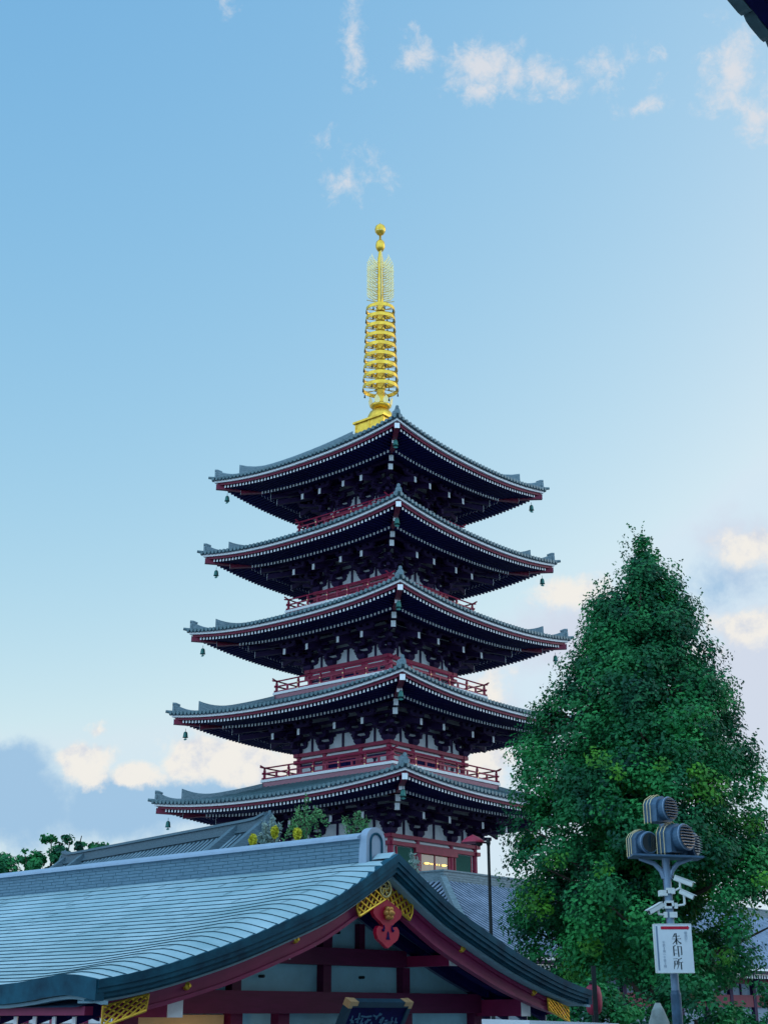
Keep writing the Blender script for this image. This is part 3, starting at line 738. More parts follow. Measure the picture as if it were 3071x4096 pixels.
# eave sides
m = MB()
for sg in (-1, 1):
    for (w0, w1, za, zb_) in ((4.86, 4.97, .015, -.21), (4.80, 4.90, -.213, -.25)):
        rings = []
        for t in TS:
            z = P(4.95)+roll(4.95, t); rings.append([(sg*w0, t, z+za), (sg*w1, t, z+za), (sg*w1, t, z+zb_), (sg*w0, t, z+zb_)])
        m.loft(rings, True, True, 0 if zb_ > -.22 else 1)
m.build('eave_edge', [COPPERD, TEALB], hr)
m = MB(); m.box(-4.79,-4.68,.0,12,5.215,5.31); m.box(4.68,4.79,0,12,5.215,5.31); m.build('eave_fascia', REDB, hall)
for sg in (-1, 1):
    m = MB(); e = MB(); t = .34
    while t < 12:
        a, b = np.array((sg*4.66, t, 5.155)), np.array((sg*3.6, t, 5.52)); m.obox((a+b)/2, (b-a)/2, (0,.036,0), (0,0,.045))
        e.obox(a+np.array((sg*.012,0,0)), (.008,0,0), (0,.033,0), (0,0,.05))
        t += .375
    m.build('rafters', DARK, hall); e.build('rafter_ends', WHITE, hall)
# purlins with white ends
for w, z0, z1, hwid in ((-1.81,5.905,6.06,.09),(1.81,5.905,6.06,.09),(-3.675,5.19,5.44,.115),(3.675,5.19,5.44,.115),(0,6.62,6.78,.09)):
    m = MB(); m.box(w-hwid, w+hwid, .02, 11.8, z0, z1, 0); m.box(w-hwid-.002, w+hwid+.002, .004, .02, z0-.002, z1+.002, 1); m.build('purlin', [REDB, WHITE], hall)
# wall, beams, posts
m = MB(); prof = [(-3.55, 0), (3.55, 0)]+[(w, P(w)-.40) for w in np.linspace(3.55, 0, 12)]+[(-w, P(w)-.40) for w in np.linspace(.3, 3.55, 12)]
m.prism(prof, (0, 1.09, 0), (1,0,0), (0,0,1), (0,.04,0)); wl = m.build('wall', PLASTER_T, hall)
m = MB(); m.box(-1.72, 1.72, .84, 1.06, 5.895, 6.135); m.build('upper_beam', BEAMR, wl)
m = MB(); m.box(-3.56, 3.56, .80, 1.06, 5.235, 5.525); m.build('lower_beam', BEAMR, wl)
for w in (-1.8, 0, 1.8):
    m = MB(); m.box(w-.085, w+.085, .92, 1.055, 5.526, 5.894); m.build('post', BEAMR, wl)
m = MB(); m.box(-.10, .10, .92, 1.055, 6.136, 6.68); m.build('king_post', BEAMR, wl)
for w in (-.8, .8): m = MB(); m.box(w-.06,w+.06,.95,1.055,6.136,6.5); m.build('queen_post', BEAMR, wl)
for w in (-3.6, -1.8, -.9, .9, 1.8, 3.6):
    m = MB(); m.box(w-.11, w+.11, .9, 1.055, 0, 5.234); m.build('pillar', BEAMR, wl)
for w, z in ((-1.25,5.72), (.85,5.74), (.3,6.36), (-.5,6.34)):
    m = MB(); m.tube([(w, 1.05, z), (w, .96, z)], .022, 8); m.build('spotlight', BLACKM, wl)
# lit bay at the left of the gable
m = MB(); m.box(-3.48, -1.95, .99, 1.045, 4.3, 5.22); m.build('lit_panel', CREAM, wl)
m = MB(); m.box(-4.2, -3.75, 1.2, 11, 4.2, 5.12); m.build('side_wall', CREAM, wl)
lp = MB(); lp.lathe([(0,-.06),(.07,-.05),(.09,0),(.07,.05),(0,.06)], 10, (-2.6, .35, 4.55)); lp.build('lantern', LAMP, hall)
for loc, en_ in (((-2.6,.45,4.45), 9), ((-4.55,1.0,4.45), 7)):
    ld_ = bpy.data.lights.new('lantern_light', 'POINT'); ld_.energy = en_; ld_.color = (1,.62,.22); ld_.shadow_soft_size = .1
    lo = bpy.data.objects.new('lantern_light', ld_); COL.objects.link(lo); lo.parent = hall; lo.location = loc
# gilt knobs
for w, z in ((-3.64,5.545),(-1.78,6.147),(1.83,6.141),(3.68,5.543)):
    m = MB(); m.tube([(w,-.12,z),(w,-.135,z),(w,-.16,z),(w,-.18,z)], [.055,.055,.045,.02], 12, 0); m.tube([(w,-.18,z),(w,-.20,z)], .02, 8, 0); m.build('gilt_knob', GOLD, hall)
# gilt lattice at apex and eave ends
def lattice(mb, corners, t, nA, nB, r=.013, frame=True):
    """lattice of crossing bars in a quad a(b bottom-left) b(bottom-right) c(top-right) d(top-left)"""
    a, b, c, d = (np.array(q) for q in corners)
    def S(u, v): return (a*(1-u)+b*u)*(1-v)+(d*(1-u)+c*u)*v
    def pt(u, v, dt=0): q = S(u, v); return (q[0], t+dt, q[1])
    if frame: mb.tube([pt(0,0),pt(1,0)], r*1.5, 6); mb.tube([pt(0,0),pt(0,1)], r*1.1, 6); mb.tube([pt(1,0),pt(1,1)], r*1.1, 6); mb.tube([pt(0,1),pt(1,1)], r*1.0, 6)
    st = nB/nA
    for i in range(-nB, nA+1):
        for sgn in (1, -1):
            P0, P1 = [], []
            u0, u1 = (i/nA, (i+nB)/nA) if sgn == 1 else ((i+nB)/nA, i/nA)
            lo, hi = 0., 1.
            du = u1-u0
            if du != 0:
                ta, tb = sorted(((0-u0)/du, (1-u0)/du)); lo, hi = max(lo, ta), min(hi, tb)
            if hi-lo < .05: continue
            ps = [pt(u0+du*q, q, (.006 if sgn > 0 else -.006)+.0) for q in np.linspace(lo, hi, 5)]
            mb.tube(ps, r, 5)
for nm, quad_ in (('l', ((-.55,6.50),(0,6.75),(-.02,6.99),(-.60,6.74))), ('r', ((.55,6.50),(0,6.75),(.02,6.99),(.62,6.74)))):
    m = MB(); lattice(m, quad_, -.17, 5, 2, .016, False)
    a, b = quad_[0], quad_[1]; m.tube([(a[0],-.18,a[1]),(b[0],-.18,b[1])], .020, 6)
    c = quad_[3]; m.tube([(a[0],-.175,a[1]),((a[0]+c[0])/2+.03*np.sign(a[0]),-.175,(a[1]+c[1])/2-.02),(c[0],-.175,c[1])], .018, 6)
    m.build('gilt_lattice', GOLD, hall)
m = MB(); cx_, cz_ = 0.0, 6.905
m.tube([(cx_+.115*cos(a), -.19, cz_+.115*sin(a)) for a in np.linspace(0, 2*pi, 25)], .016, 6)
for dx, dz in ((1,0),(0,1)): m.tube([(cx_-.055*dx,-.19,cz_-.055*dz),(cx_+.055*dx,-.19,cz_+.055*dz)], .011, 5)
for (x0, z0), (x1, z1) in (((.055,0),(.055,.055)),((-.055,0),(-.055,-.055)),((0,.055),(-.055,.055)),((0,-.055),(.055,-.055))):
    m.tube([(cx_+x0,-.19,cz_+z0),(cx_+x1,-.19,cz_+z1)], .011, 5)
m.build('temple_crest', GOLDP, hall)
m = MB(); q_ = .1; m.prism([(.12*cos(a), .12*sin(a)) for a in np.linspace(0, 2*pi, 20)[:-1]], (cx_, -.165, cz_), (1,0,0), (0,0,1), (0,.01,0)); m.build('crest_backing', BRK, hall)
for sg in (-1, 1):
    w0, w1 = (4.10, 4.68) if sg < 0 else (4.05, 4.63); z0, z1 = P(w0)+bl(w0)+.0, P(w1)+bl(w1)-.02
    quad_ = ((sg*w0, z0-.02), (sg*w1, z1-.05), (sg*w1, P(w1)-.30), (sg*(w0-.03), P(w0)-.32)); m = MB(); lattice(m, quad_, -.175, 5, 3, .012); m.build('gilt_corner_lattice', GOLD, hall)
for o_ in hall.children_recursive:
    if o_.name.split('.')[0] in ('roof', 'gable_edge', 'verge_board', 'barge_board', 'soffit', 'gable_rafters', 'eave_edge', 'eave_fascia', 'rafters', 'rafter_ends', 'gilt_corner_lattice'):
        for v_ in o_.data.vertices:
            if v_.co.x < -1.6: v_.co.x += (v_.co.x+1.6)*.075
# gegyo pendant
half = [(0,6.75),(.30,6.615),(.315,6.56),(.27,6.50),(.16,6.44),(.105,6.40),(.10,6.375),(.13,6.375),(.20,6.385),(.245,6.34),(.25,6.28),(.215,6.21),(.15,6.17),(.13,6.165),(.07,6.125),(0,6.09)]
poly = half+[(-x, z) for x, z in half[::-1][1:-1]]
m = MB(); m.prism(poly, (0,-.20,0), (1,0,0), (0,0,1), (0,.03,0), 0)
m.prism([(-.042,6.205),(.042,6.205),(.02,6.26),(.022,6.29),(0,6.32),(-.022,6.29),(-.02,6.26)], (0,-.232,0), (1,0,0), (0,0,1), (0,.004,0), 1)  # dark inset painted in for the shade of a keyhole opening
for sg in (-1, 1):
    m.tube([(sg*.09,-.232,6.40),(sg*.085,-.232,6.355),(sg*.105,-.232,6.325),(sg*.13,-.232,6.335)], [.010,.016,.022,.012], 6, 1)
pe = m.build('gable_pendant', [PENDR, DARK], hall)
m = MB()
for j in range(6):
    a = j*pi/3; m.lathe([(0,-.04),(.036,-.03),(.05,0),(.036,.03),(0,.04)], 8, (.062*cos(a), -.25, 6.565+.062*sin(a)))
m.lathe([(0,-.05),(.045,-.03),(.05,0),(.045,.03),(0,.05)], 8, (0,-.28,6.565)); m.build('gilt_rosette', mat('aged_gilt', (.62,.30,.08), .45, .6, .25, 12), pe, smooth=True)
# plaque
pl = MB(); C0 = np.array((.0, .12, 5.035)); up = np.array((0, -.42, .76)); up = up/np.linalg.norm(up); nrm = np.array((0, -up[2], up[1])); ex = np.array((1., 0, 0))
pl.obox(C0, ex*.60, up*.34, nrm*.03, 0)
for sg in (-1, 1):
    pl.obox(C0+ex*sg*.635, ex*.036, up*.42, nrm*.055, 1); pl.obox(C0+up*sg*.38, ex*.598, up*.04, nrm*.052, 1)
plaque = pl.build('name_plaque', [DARK, PLQ], hall)
for sg in (-1, 1):
    m = MB(); m.obox(C0+ex*sg*.638+up*.38, ex*.036, up*.05, nrm*.059); m.obox(C0+ex*sg*.55+up*.395, ex*.05, up*.03, nrm*.0575)
    m.build('gilt_corner', AGILT, plaque)
m = MB(); rn = random.Random(3)
for j in range(10):
    x = -.47+.104*j
    for q in range(4):
        a = rn.uniform(-.5, .5)+(pi/2 if q % 2 else 0); L = rn.uniform(.025, .06); c = C0+nrm*.034+ex*(x+rn.uniform(-.02,.02))+up*(.12+rn.uniform(-.09,.09))
        d = ex*cos(a)+up*sin(a); n2 = ex*-sin(a)+up*cos(a); m.obox(c, d*L, n2*.011, nrm*.004)
m.build('brush_lettering', mat('blue_lettering', (.05,.16,.26), .6), plaque)

# ------------------------------------------------------------------ white tent roof at the bottom edge
tn = thing('white_tent', 'white tent canopy top just below the gable, right of the name plaque', 'tent', (2.0, 17.0, 0), .2)
m = MB(); m.loft([[(-.62,-1,4.85),(.42,-1,4.85),(.42,1,4.85),(-.62,1,4.85)],[(-.62,-1,5.15),(.42,-1,5.113),(.42,1,5.12),(-.62,1,5.16)]]); m.build('canopy', CANVAS, tn)
for x in (-.56, .36):
    for y in (-.95, .95):
        m = MB(); m.tube([(x,y,0),(x,y,4.86)], .03, 8); m.build('pole', STEEL, tn)

# ------------------------------------------------------------------ eave of the main hall, top right
ev = thing('temple_eave', 'dark corner of a tiled temple eave poking into the top right of the sky', 'eave', (2.949, 8.852, 13.0), math.atan2(.769, .639))
m = MB(); m.obox((2,-3.51,.9), (31,0,0), (0,3.49,-.82), (0,.02,.04)); m.box(-29, 33, -.14, -.02, -.02, .05, 0); m.build('eave_board', DARK, ev)  # eave run lengthened out of view to keep sun off the front gable
m = MB(); k_ = -68
while k_ < 79:
    x = k_*.42-.22
    m.prism([(-.20,.0),(-.205,-.035),(-.17,-.07),(-.10,-.085),(.10,-.085),(.17,-.07),(.205,-.035),(.20,0)], (x+.21, .035, .06), (1,0,0), (0,0,1), (0,.05,0))
    rings = []
    for y in (.08, -10.0): rings.append([(x+.21+.21*cos(a), y, .10-.10*sin(a)+(.08-y)*.22) for a in np.linspace(0, pi, 9)]+[(x+.21-.21, y, .16+(.08-y)*.22), (x+.21+.21, y, .16+(.08-y)*.22)])
    m.loft(rings); k_ += 1
m.build('eave_tiles', TILE, ev)
m = MB(); m.box(-28, 32, -12, -7.0, -13.0, 1.2); m.build('unseen_hall_wall', PLASTER, ev)  # unseen wall, pale plaster set to bounce light onto the gable
m = MB(); m.box(-32, 36, -16, -1.2, -13.0, -9.4); m.build('terrace', mat('pale_bounce_granite', (.42,.43,.43), .8, 0, .1, 2), ev)  # unseen terrace, stone made pale to bounce light

# ------------------------------------------------------------------ lamp post with floodlights, cameras and sign
post = thing('lamp_post', 'grey steel post carrying floodlights, security cameras and a white direction sign', 'lamp post', (5.28, 26.0, 0))
m = MB(); m.tube([(0,0,0),(0,0,5.55),(0,0,5.62)], [.096,.096,.078], 16, 1); m.tube([(0,0,5.621),(0,0,8.6)], .074, 16, 0); m.build('pole', [STEEL, STEELD], post)
m = MB(); m.obox((.0,0,7.985), (.66,0,-.025), (0,.30,0), (0,0,.018)); m.build('platform', STEELD, post)
m = MB()
for sg in (-1, 1): m.tube([(sg*.05,0,7.60),(sg*.10,0,7.74),(sg*.22,0,7.87),(sg*.5,0,7.96)], [.055,.05,.045,.03], 8)
m.build('bracket_arm', STEEL, post)
def floodlight(loc, az, tilt, s_, louvre=True):
    fl = MB(); a = R(az); d = np.array((sin(a)*cos(tilt), -cos(a)*cos(tilt), sin(tilt))); l = np.array((cos(a), sin(a), 0)); u = np.array((0,0,1.))
    c = np.array(loc)
    dh = np.array((sin(a), -cos(a), 0))
    house = [(-.25,-.25),(.25,-.25),(.25,.10),(.19,.19),(.02,.28),(-.02,.28),(-.19,.19),(-.25,.10)]
    house = [(x*s_, y*s_) for x, y in house]
    fl.prism([(x*.92, y*.92) for x, y in house], c-dh*.08*s_, l, u, dh*.14*s_, 0)
    body = fl.build('floodlight', STEELD, post)
    k = MB(); rr = .185*s_; f0 = c+dh*.04*s_
    k.tube([f0, f0+d*.08*s_, f0+d*.19*s_], [rr*1.05, rr*1.12, rr*1.16], 24); k.tube([f0+d*.165*s_+rr*1.17*(cos(t_)*l+sin(t_)*np.cross(l, d)) for t_ in np.linspace(0, 2*pi, 25)], .012, 6, 1); k.build('drum', [STEELD, STEEL], body)
    k = MB(); f1 = f0+d*.192*s_; k.tube([f1, f1+d*.006], rr*1.06, 20); k.build('lens', LENS, body)
    k = MB(); n2 = np.cross(l, d)
    if louvre:
        for q in range(-3, 4):
            z = q*.27*rr; hw_ = math.sqrt(max(0, rr*rr-z*z)); k.obox(f1+d*.03+n2*z, l*hw_, d*.028, n2*.004)
        k.build('louvre', STEELD, body)
    else:
        k.tube([f1+rr*1.08*(cos(t_)*l+sin(t_)*n2) for t_ in np.linspace(0, 2*pi, 25)], .012, 6); k.build('rim', STEELD, body)
    k = MB()
    for q in range(3):
        o = c-dh*(.21-.075*q)*s_+dh*.0
        pts = [(x*1.04, y*1.04) for x, y in house]; pts = pts[1:]+pts[:1]
        k.tube([o+x*l+y*u for x, y in pts], .0085, 5)
    k.build('wire_guard', WIRE, body)
    return body
floodlight((-.02, 0, 8.86), 42, .04, 1.0)
floodlight((-.40, .02, 8.24), 26, -.02, .92, False)
floodlight((.20, -.12, 8.30), 42, .12, 1.12)
floodlight((.42, .12, 8.22), 60, .0, .95)
def seccam(root, tip, arm):
    a, b = np.array(root), np.array(tip); d = (b-a)/np.linalg.norm(b-a); s_ = np.cross(d, (0,0,1.)); s_ /= np.linalg.norm(s_); u = np.cross(s_, d)
    k = MB(); o = (a+b)/2; L = np.linalg.norm(b-a)/2
    oct_ = [(-.05,-.035),(-.05,.03),(-.035,.045),(.035,.045),(.05,.03),(.05,-.035),(.035,-.045),(-.035,-.045)]
    k.loft([[a+x*s_+y*u for x, y in oct_], [b+x*s_+y*u for x, y in oct_]]); k.obox(o+u*.052+d*.02, d*(L+.02), s_*.058, u*.006)
    cm = k.build('security_camera', CAMW, post)
    k = MB(); k.tube([b, b+d*.008], .034, 12); k.build('lens', LENS, cm)
    k = MB(); p0, p1 = (np.array(q) for q in arm); k.tube([p0, p1], .02, 8); k.tube([p1, p1+np.array((0,0,1.))*(np.dot(a+d*.1-p1, (0,0,1)))], .022, 8)
    k.obox(p0, (.03,0,0), (0,.05,0), (0,0,.05)); k.build('camera_arm', CAMW, cm)
seccam((.12,-.06,7.60),(.43,-.16,7.47),((.08,-.06,7.36),(.21,-.10,7.42)))
seccam((.20,-.08,7.36),(.43,-.16,7.24),((.11,-.05,7.10),(.27,-.1,7.12)))
seccam((-.14,-.06,7.12),(-.41,-.16,6.98),((-.09,-.05,6.94),(-.22,-.08,6.95)))
for x, z in ((.02, 7.37),(-.10,7.33),(.0,7.14),(-.04,7.10),(.05,6.94)):
    m = MB(); m.box(x-.07, x+.07, -.105, .1, z-.05, z+.05); m.build('clamp', CAMW, post)
m = MB(); m.tube([(.085,-.03,7.9),(.09,-.04,7.62),(.16,-.08,7.50),(.10,-.05,7.36),(.085,-.03,7.2),(.09,-.04,6.85)], .008, 5); m.tube([(-.09,-.03,7.9),(-.085,-.03,7.3),(-.14,-.07,7.15),(-.09,-.04,7.0),(-.085,-.03,6.8)], .008, 5); m.build('cable', BLACKM, post)
sg_ = MB(); sg_.box(-.34,.335,-.20,-.085,5.925,6.765); sign = sg_.build('direction_sign', SIGNW, post)
m = MB(); m.box(-.355,-.341,-.205,-.08,5.92,6.77); m.box(-.341,.336,-.205,-.08,6.766,6.775); m.box(-.341,.336,-.205,-.08,5.912,5.924); m.build('sign_frame', CAMW, sign)
m = MB(); m.prism([(-.225,-.026),(.265,-.026),(.265,-.04),(.30,0),(.265,.04),(.265,.026),(-.225,.026)], (0,-.203,6.70), (1,0,0), (0,0,1), (0,.002,0)); m.build('arrow', REDINK, sign)
m = MB(); m.box(-.318,-.288,-.2035,-.2,5.96,6.73); m.build('stripe', STEEL, sign)
def text(body, size, x, z, mt, name, bold=.0, sxx=1.):
    cu = bpy.data.curves.new(name, 'FONT'); cu.body = body; cu.size = size; cu.align_x = 'CENTER'; cu.align_y = 'CENTER'; cu.offset = bold; cu.extrude = .001; cu.space_line = .93
    o = bpy.data.objects.new('tmp', cu); COL.objects.link(o)
    me = bpy.data.meshes.new_from_object(o.evaluated_get(bpy.context.evaluated_depsgraph_get())); bpy.data.objects.remove(o)
    me.materials.clear(); me.materials.append(mt); o = bpy.data.objects.new(name, me); COL.objects.link(o); o.parent = sign
    o.location = (x, -.2035, z); o.rotation_euler = (R(90), 0, 0); o.scale = (sxx, 1, 1)
# main characters as brush strokes in the sign's own serif style
def strokes(lst, ox, oz, s_, name, mt):
    k = MB()
    for st in lst:
        pts = [(ox+x*s_, oz+z*s_) for x, z, w in st]; ws = [w*s_ for x, z, w in st]
        L_, R_ = [], []
        for i, (x, z) in enumerate(pts):
            x0, z0 = pts[max(0, i-1)]; x1, z1 = pts[min(len(pts)-1, i+1)]; dx, dz = x1-x0, z1-z0; q = math.hypot(dx, dz) or 1
            nx, nz = -dz/q*ws[i]/2, dx/q*ws[i]/2; L_.append((x+nx, -.2045, z+nz)); R_.append((x-nx, -.2045, z-nz))
        k.grid([L_, R_])
    k.build(name, mt, sign)
SHU = [[(-.1,.98,.10),(-.2,.8,.09),(-.34,.62,.03)],[(-.22,.73,.035),(.2,.74,.035),(.30,.76,.09)],[(-.42,.5,.03),(.32,.51,.035),(.42,.53,.1)],[(0,1.,.12),(0,.02,.11)],
       [(0,.5,.1),(-.14,.26,.08),(-.38,.05,.03)],[(.03,.48,.03),(.2,.24,.08),(.42,.09,.14)]]
IN_ = [[(-.12,1.,.06),(-.22,.93,.07),(-.3,.9,.03)],[(-.32,.92,.1),(-.30,.08,.11)],[(-.3,.58,.035),(-.05,.58,.035),(-.02,.59,.08)],[(-.3,.25,.035),(-.05,.25,.035),(-.02,.26,.08)],
       [(.08,.93,.11),(.12,.0,.11)],[(.1,.88,.035),(.36,.88,.035),(.4,.90,.08)],[(.39,.9,.10),(.4,.18,.10),(.28,.16,.03)]]
SHO = [[(-.42,.92,.03),(-.1,.93,.035),(-.04,.96,.07)],[(-.3,.74,.10),(-.31,.4,.10),(-.40,.02,.03)],[(-.3,.74,.035),(-.08,.74,.035)],[(-.08,.76,.09),(-.06,.42,.09)],[(-.3,.47,.035),(-.07,.47,.035)],
       [(.36,.98,.09),(.2,.90,.06),(.06,.86,.03)],[(.06,.9,.10),(.06,.45,.09),(-.1,.02,.03)],[(.06,.6,.035),(.36,.62,.035),(.44,.64,.09)],[(.28,.6,.11),(.28,.0,.11)]]
for lst, z, nm in ((SHU, 6.405, 'a'), (IN_, 6.195, 'b'), (SHO, 5.975, 'c')): strokes(lst, .045, z, .20, 'sign_character', INK)
text('影\n向\n堂', .062, .225, 6.545, GREYINK, 'small_lettering', .0012)
text('午\n前\n8\n時\n〜\n午\n後\n5\n時', .056, -.19, 6.235, GREYINK, 'small_lettering', .0004)

# ------------------------------------------------------------------ slim street lamp with a red shade
sl = thing('street_lamp', 'slim black street lamp with a red shade in front of the pagoda doors', 'street lamp', (3.38, 45.0, 0))
m = MB(); m.tube([(0,0,0),(0,0,10.55)], [.075,.05], 10); m.lathe([(.05,10.4),(.075,10.48),(.06,10.60),(.03,10.64)], 10); m.build('pole', BLACKM, sl)
m = MB(); m.tube([(0,0,10.5),(-.3,0,10.52),(-.62,0,10.58)], .035, 7); m.build('arm', BLACKM, sl)
m = MB(); m.lathe([(.40,10.50),(.36,10.56),(.2,10.68),(.05,10.74),(.02,10.76)], 18, (-.5,0,0)); m.build('lamp_shade', REDSHADE, sl)
m = MB(); m.lathe([(.02,10.38),(.1,10.42),(.12,10.5)], 10, (-.3,0,0)); m.build('bulb', BLACKM, sl)

# ------------------------------------------------------------------ things at the foot of the tree
st_ = thing('stone_monument', 'grey pointed stone monument beside the sign post', 'monument', (5.70, 30.0, 0))
m = MB(); rings = []
for z, w in ((0,.50),(2,.42),(3.6,.34),(4.6,.28),(5.05,.22),(5.3,.13),(5.44,.05)):
    rings.append([(w*cos(a)+random.uniform(-.01,.01), .5*w*sin(a), z) for a in np.linspace(0, 2*pi, 15)[:-1]])
m.loft(rings); m.build('slab', STONE, st_, smooth=True)
ln = thing('red_lantern', 'tall red paper lantern under the dark eave, right of the gilded gable tip', 'lantern', (4.80, 33.0, .52))
m = MB(); m.lathe([(.08,4.68),(.16,4.75),(.195,4.9),(.195,5.12),(.16,5.28),(.08,5.35)], 16); m.build('body', PINK, ln, smooth=True)
m = MB(); m.lathe([(.09,5.35),(.10,5.39),(.06,5.42)], 12); m.box(-.05,.05,-.28,-.20,4.5,5.75); m.tube([(0,0,5.4),(0,0,5.75)], .015, 6); m.build('fittings', BLACKM, ln)
m = MB(); m.lathe([(.2,-.52),(.2,-.3),(.06,-.25),(.06,4.68)], 10); m.build('stand', BLACKM, ln)

# ------------------------------------------------------------------ foliage
def leaf_obj(name, pts, nrm, size, mats, mi, parent=None, aspect=.62):
    n = len(pts); nrm = nrm/np.maximum(1e-9, np.linalg.norm(nrm, axis=1, keepdims=True))
    t = rng.normal(size=(n, 3)); t -= nrm*(t*nrm).sum(1, keepdims=True); t /= np.maximum(1e-9, np.linalg.norm(t, axis=1, keepdims=True)); b = np.cross(nrm, t)
    s_ = size[:, None]
    a0 = pts-t*s_*.5; a1 = pts+b*s_*aspect*.5+nrm*s_*.07; a2 = pts+t*s_*.5; a3 = pts-b*s_*aspect*.5+nrm*s_*.07
    V = np.stack([a0, a1, a2, a3], 1).reshape(-1, 3)
    me = bpy.data.meshes.new(name); me.vertices.add(4*n); me.vertices.foreach_set('co', V.ravel())
    me.loops.add(4*n); me.loops.foreach_set('vertex_index', np.arange(4*n, dtype=np.int32))
    me.polygons.add(n); me.polygons.foreach_set('loop_start', np.arange(0, 4*n, 4, dtype=np.int32)); me.polygons.foreach_set('loop_total', np.full(n, 4, dtype=np.int32))
    for q in mats: me.materials.append(q)
    me.polygons.foreach_set('material_index', np.asarray(mi, dtype=np.int32)); me.update(calc_edges=True); me.validate()
    o = bpy.data.objects.new(name, me); COL.objects.link(o)
    if parent: o.parent = parent
    return o
def clump_leaves(centres, radii, per, outward, mat_idx, sz, flat=.8):
    P_, N_, S_, M_ = [], [], [], []
    for c, r_, o, mi in zip(centres, radii, outward, mat_idx):
        n = int(per*(r_/.7)**2); d = rng.normal(size=(n, 3)); d /= np.linalg.norm(d, axis=1, keepdims=True)
        rad = r_*(rng.random(n)**.45)[:, None]; P_.append(c+d*rad*np.array((1, 1, flat)))
        N_.append(d*.7+o*.5+np.array((0,0,.55))+rng.normal(size=(n, 3))*.45); S_.append(sz*rng.uniform(.65, 1.35, n)); M_.append(np.full(n, mi))
    return np.concatenate(P_), np.concatenate(N_), np.concatenate(S_), np.concatenate(M_)

# large tree
tree = thing('conical_tree', 'large dense conical green tree standing right of the pagoda behind the lamp post', 'tree', (8.6, 45.0, 0))
TZ = [(20.9,.5,.2),(20.1,.52,.8),(19.0,.5,1.5),(17.5,.3,2.3),(16.0,.2,2.9),(14.6,0,3.5),(13.4,-.25,4.1),(12.0,-.35,4.3),(10.5,-.25,4.5),(8.6,-.15,4.85),(7.4,0,4.5),(6.4,.3,3.6)]
tz = np.array([a for a, _, _ in TZ][::-1]); tcx_ = np.array([b for _, b, _ in TZ][::-1]); trr = np.array([c for _, _, c in TZ][::-1])
C_, Rr, O_, Mi = [], [], [], []
prob = None
zs = np.linspace(6.3, 20.85, 300); wgt = np.interp(zs, tz, trr)+.35; wgt /= wgt.sum()
for i in range(1250):
    z = rng.choice(zs, p=wgt); R0 = np.interp(z, tz, trr); cxx = np.interp(z, tz, tcx_); a = rng.uniform(0, 2*pi)
    lob = 1+.045*sin(3*a+z*.9)+.045*sin(5*a-z*1.7)
    q = (1-.8*rng.random()**1.6); r0 = max(0, R0*lob*q-.35)
    if cxx+r0*cos(a) > 2.4 and z < 8.7: continue
    if cxx+r0*cos(a) < -4.0 and z < 7.4: continue
    xx_, yy_ = cxx+r0*cos(a), r0*sin(a)
    if xx_ > -2.5 and xx_ < 3.2 and q > .55 and sin(1.5*xx_+1.3)+sin(1.75*z+.5*xx_)+sin(1.9*yy_+z) > 1.35: continue
    C_.append((cxx+r0*cos(a), r0*sin(a), z+rng.normal()*.15)); s_ = rng.uniform(.38, .85)*min(1, .35+R0/2.2); Rr.append(s_)
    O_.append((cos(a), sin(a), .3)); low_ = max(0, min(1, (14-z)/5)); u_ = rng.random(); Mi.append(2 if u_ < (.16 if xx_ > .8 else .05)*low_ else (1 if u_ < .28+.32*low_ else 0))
for (dx, dz) in ((-2.1,12.6),(-1.6,12.1),(-.2,12.3),(.9,12.1),(3.4,12.2),(3.9,9.8),(4.3,9.2),(3.5,8.6),(2.6,8.9),(-3.4,9.6),(-2.2,9.2)):   # sprays of lighter growth facing out
    R0 = np.interp(dz, tz, trr); cxx = np.interp(dz, tz, tcx_); yy = -math.sqrt(max(.1, R0**2-(dx-cxx)**2))
    C_.append((dx, yy, dz)); Rr.append(rng.uniform(.3, .45)); O_.append((0,-1,.4)); Mi.append(2)
pts, nn, ss, mi = clump_leaves(C_, Rr, 275, np.array(O_), Mi, .14)
# sprigs breaking the outline
for i in range(210):
    z = rng.uniform(8, 20.8); R0 = np.interp(z, tz, trr); a = rng.uniform(0, 2*pi); cxx = np.interp(z, tz, tcx_)
    b = np.array((cxx+R0*cos(a)*.98, R0*sin(a)*.98, z)); d = np.array((cos(a)*.35, sin(a)*.35, 1.)); L = rng.uniform(.3, .75); k = 16
    f = rng.random(k)[:, None]; pts = np.concatenate([pts, b+d*L*f+rng.normal(size=(k, 3))*.05]); nn = np.concatenate([nn, rng.normal(size=(k, 3))]); ss = np.concatenate([ss, np.full(k, .11)]); mi = np.concatenate([mi, np.full(k, 0)])
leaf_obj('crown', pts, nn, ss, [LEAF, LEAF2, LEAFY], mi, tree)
m = MB(); m.tube([(.2,0,0),(.15,.05,3),(.1,0,7),(.2,0,12),(.4,0,17),(.5,0,20.1)], [.55,.42,.36,.25,.12,.03], 12)
for i in range(46):
    z = rng.uniform(5.2, 18); R0 = np.interp(z+1, tz, trr)*.85; a = rng.uniform(0, 2*pi); cxx = np.interp(z+1, tz, tcx_)
    m.tube([(.15,0,z), (.15+R0*.5*cos(a), R0*.5*sin(a), z+.5), (cxx+R0*cos(a), R0*sin(a), z+1.3)], [.11,.07,.02], 6)
m.build('trunk', BARK, tree)

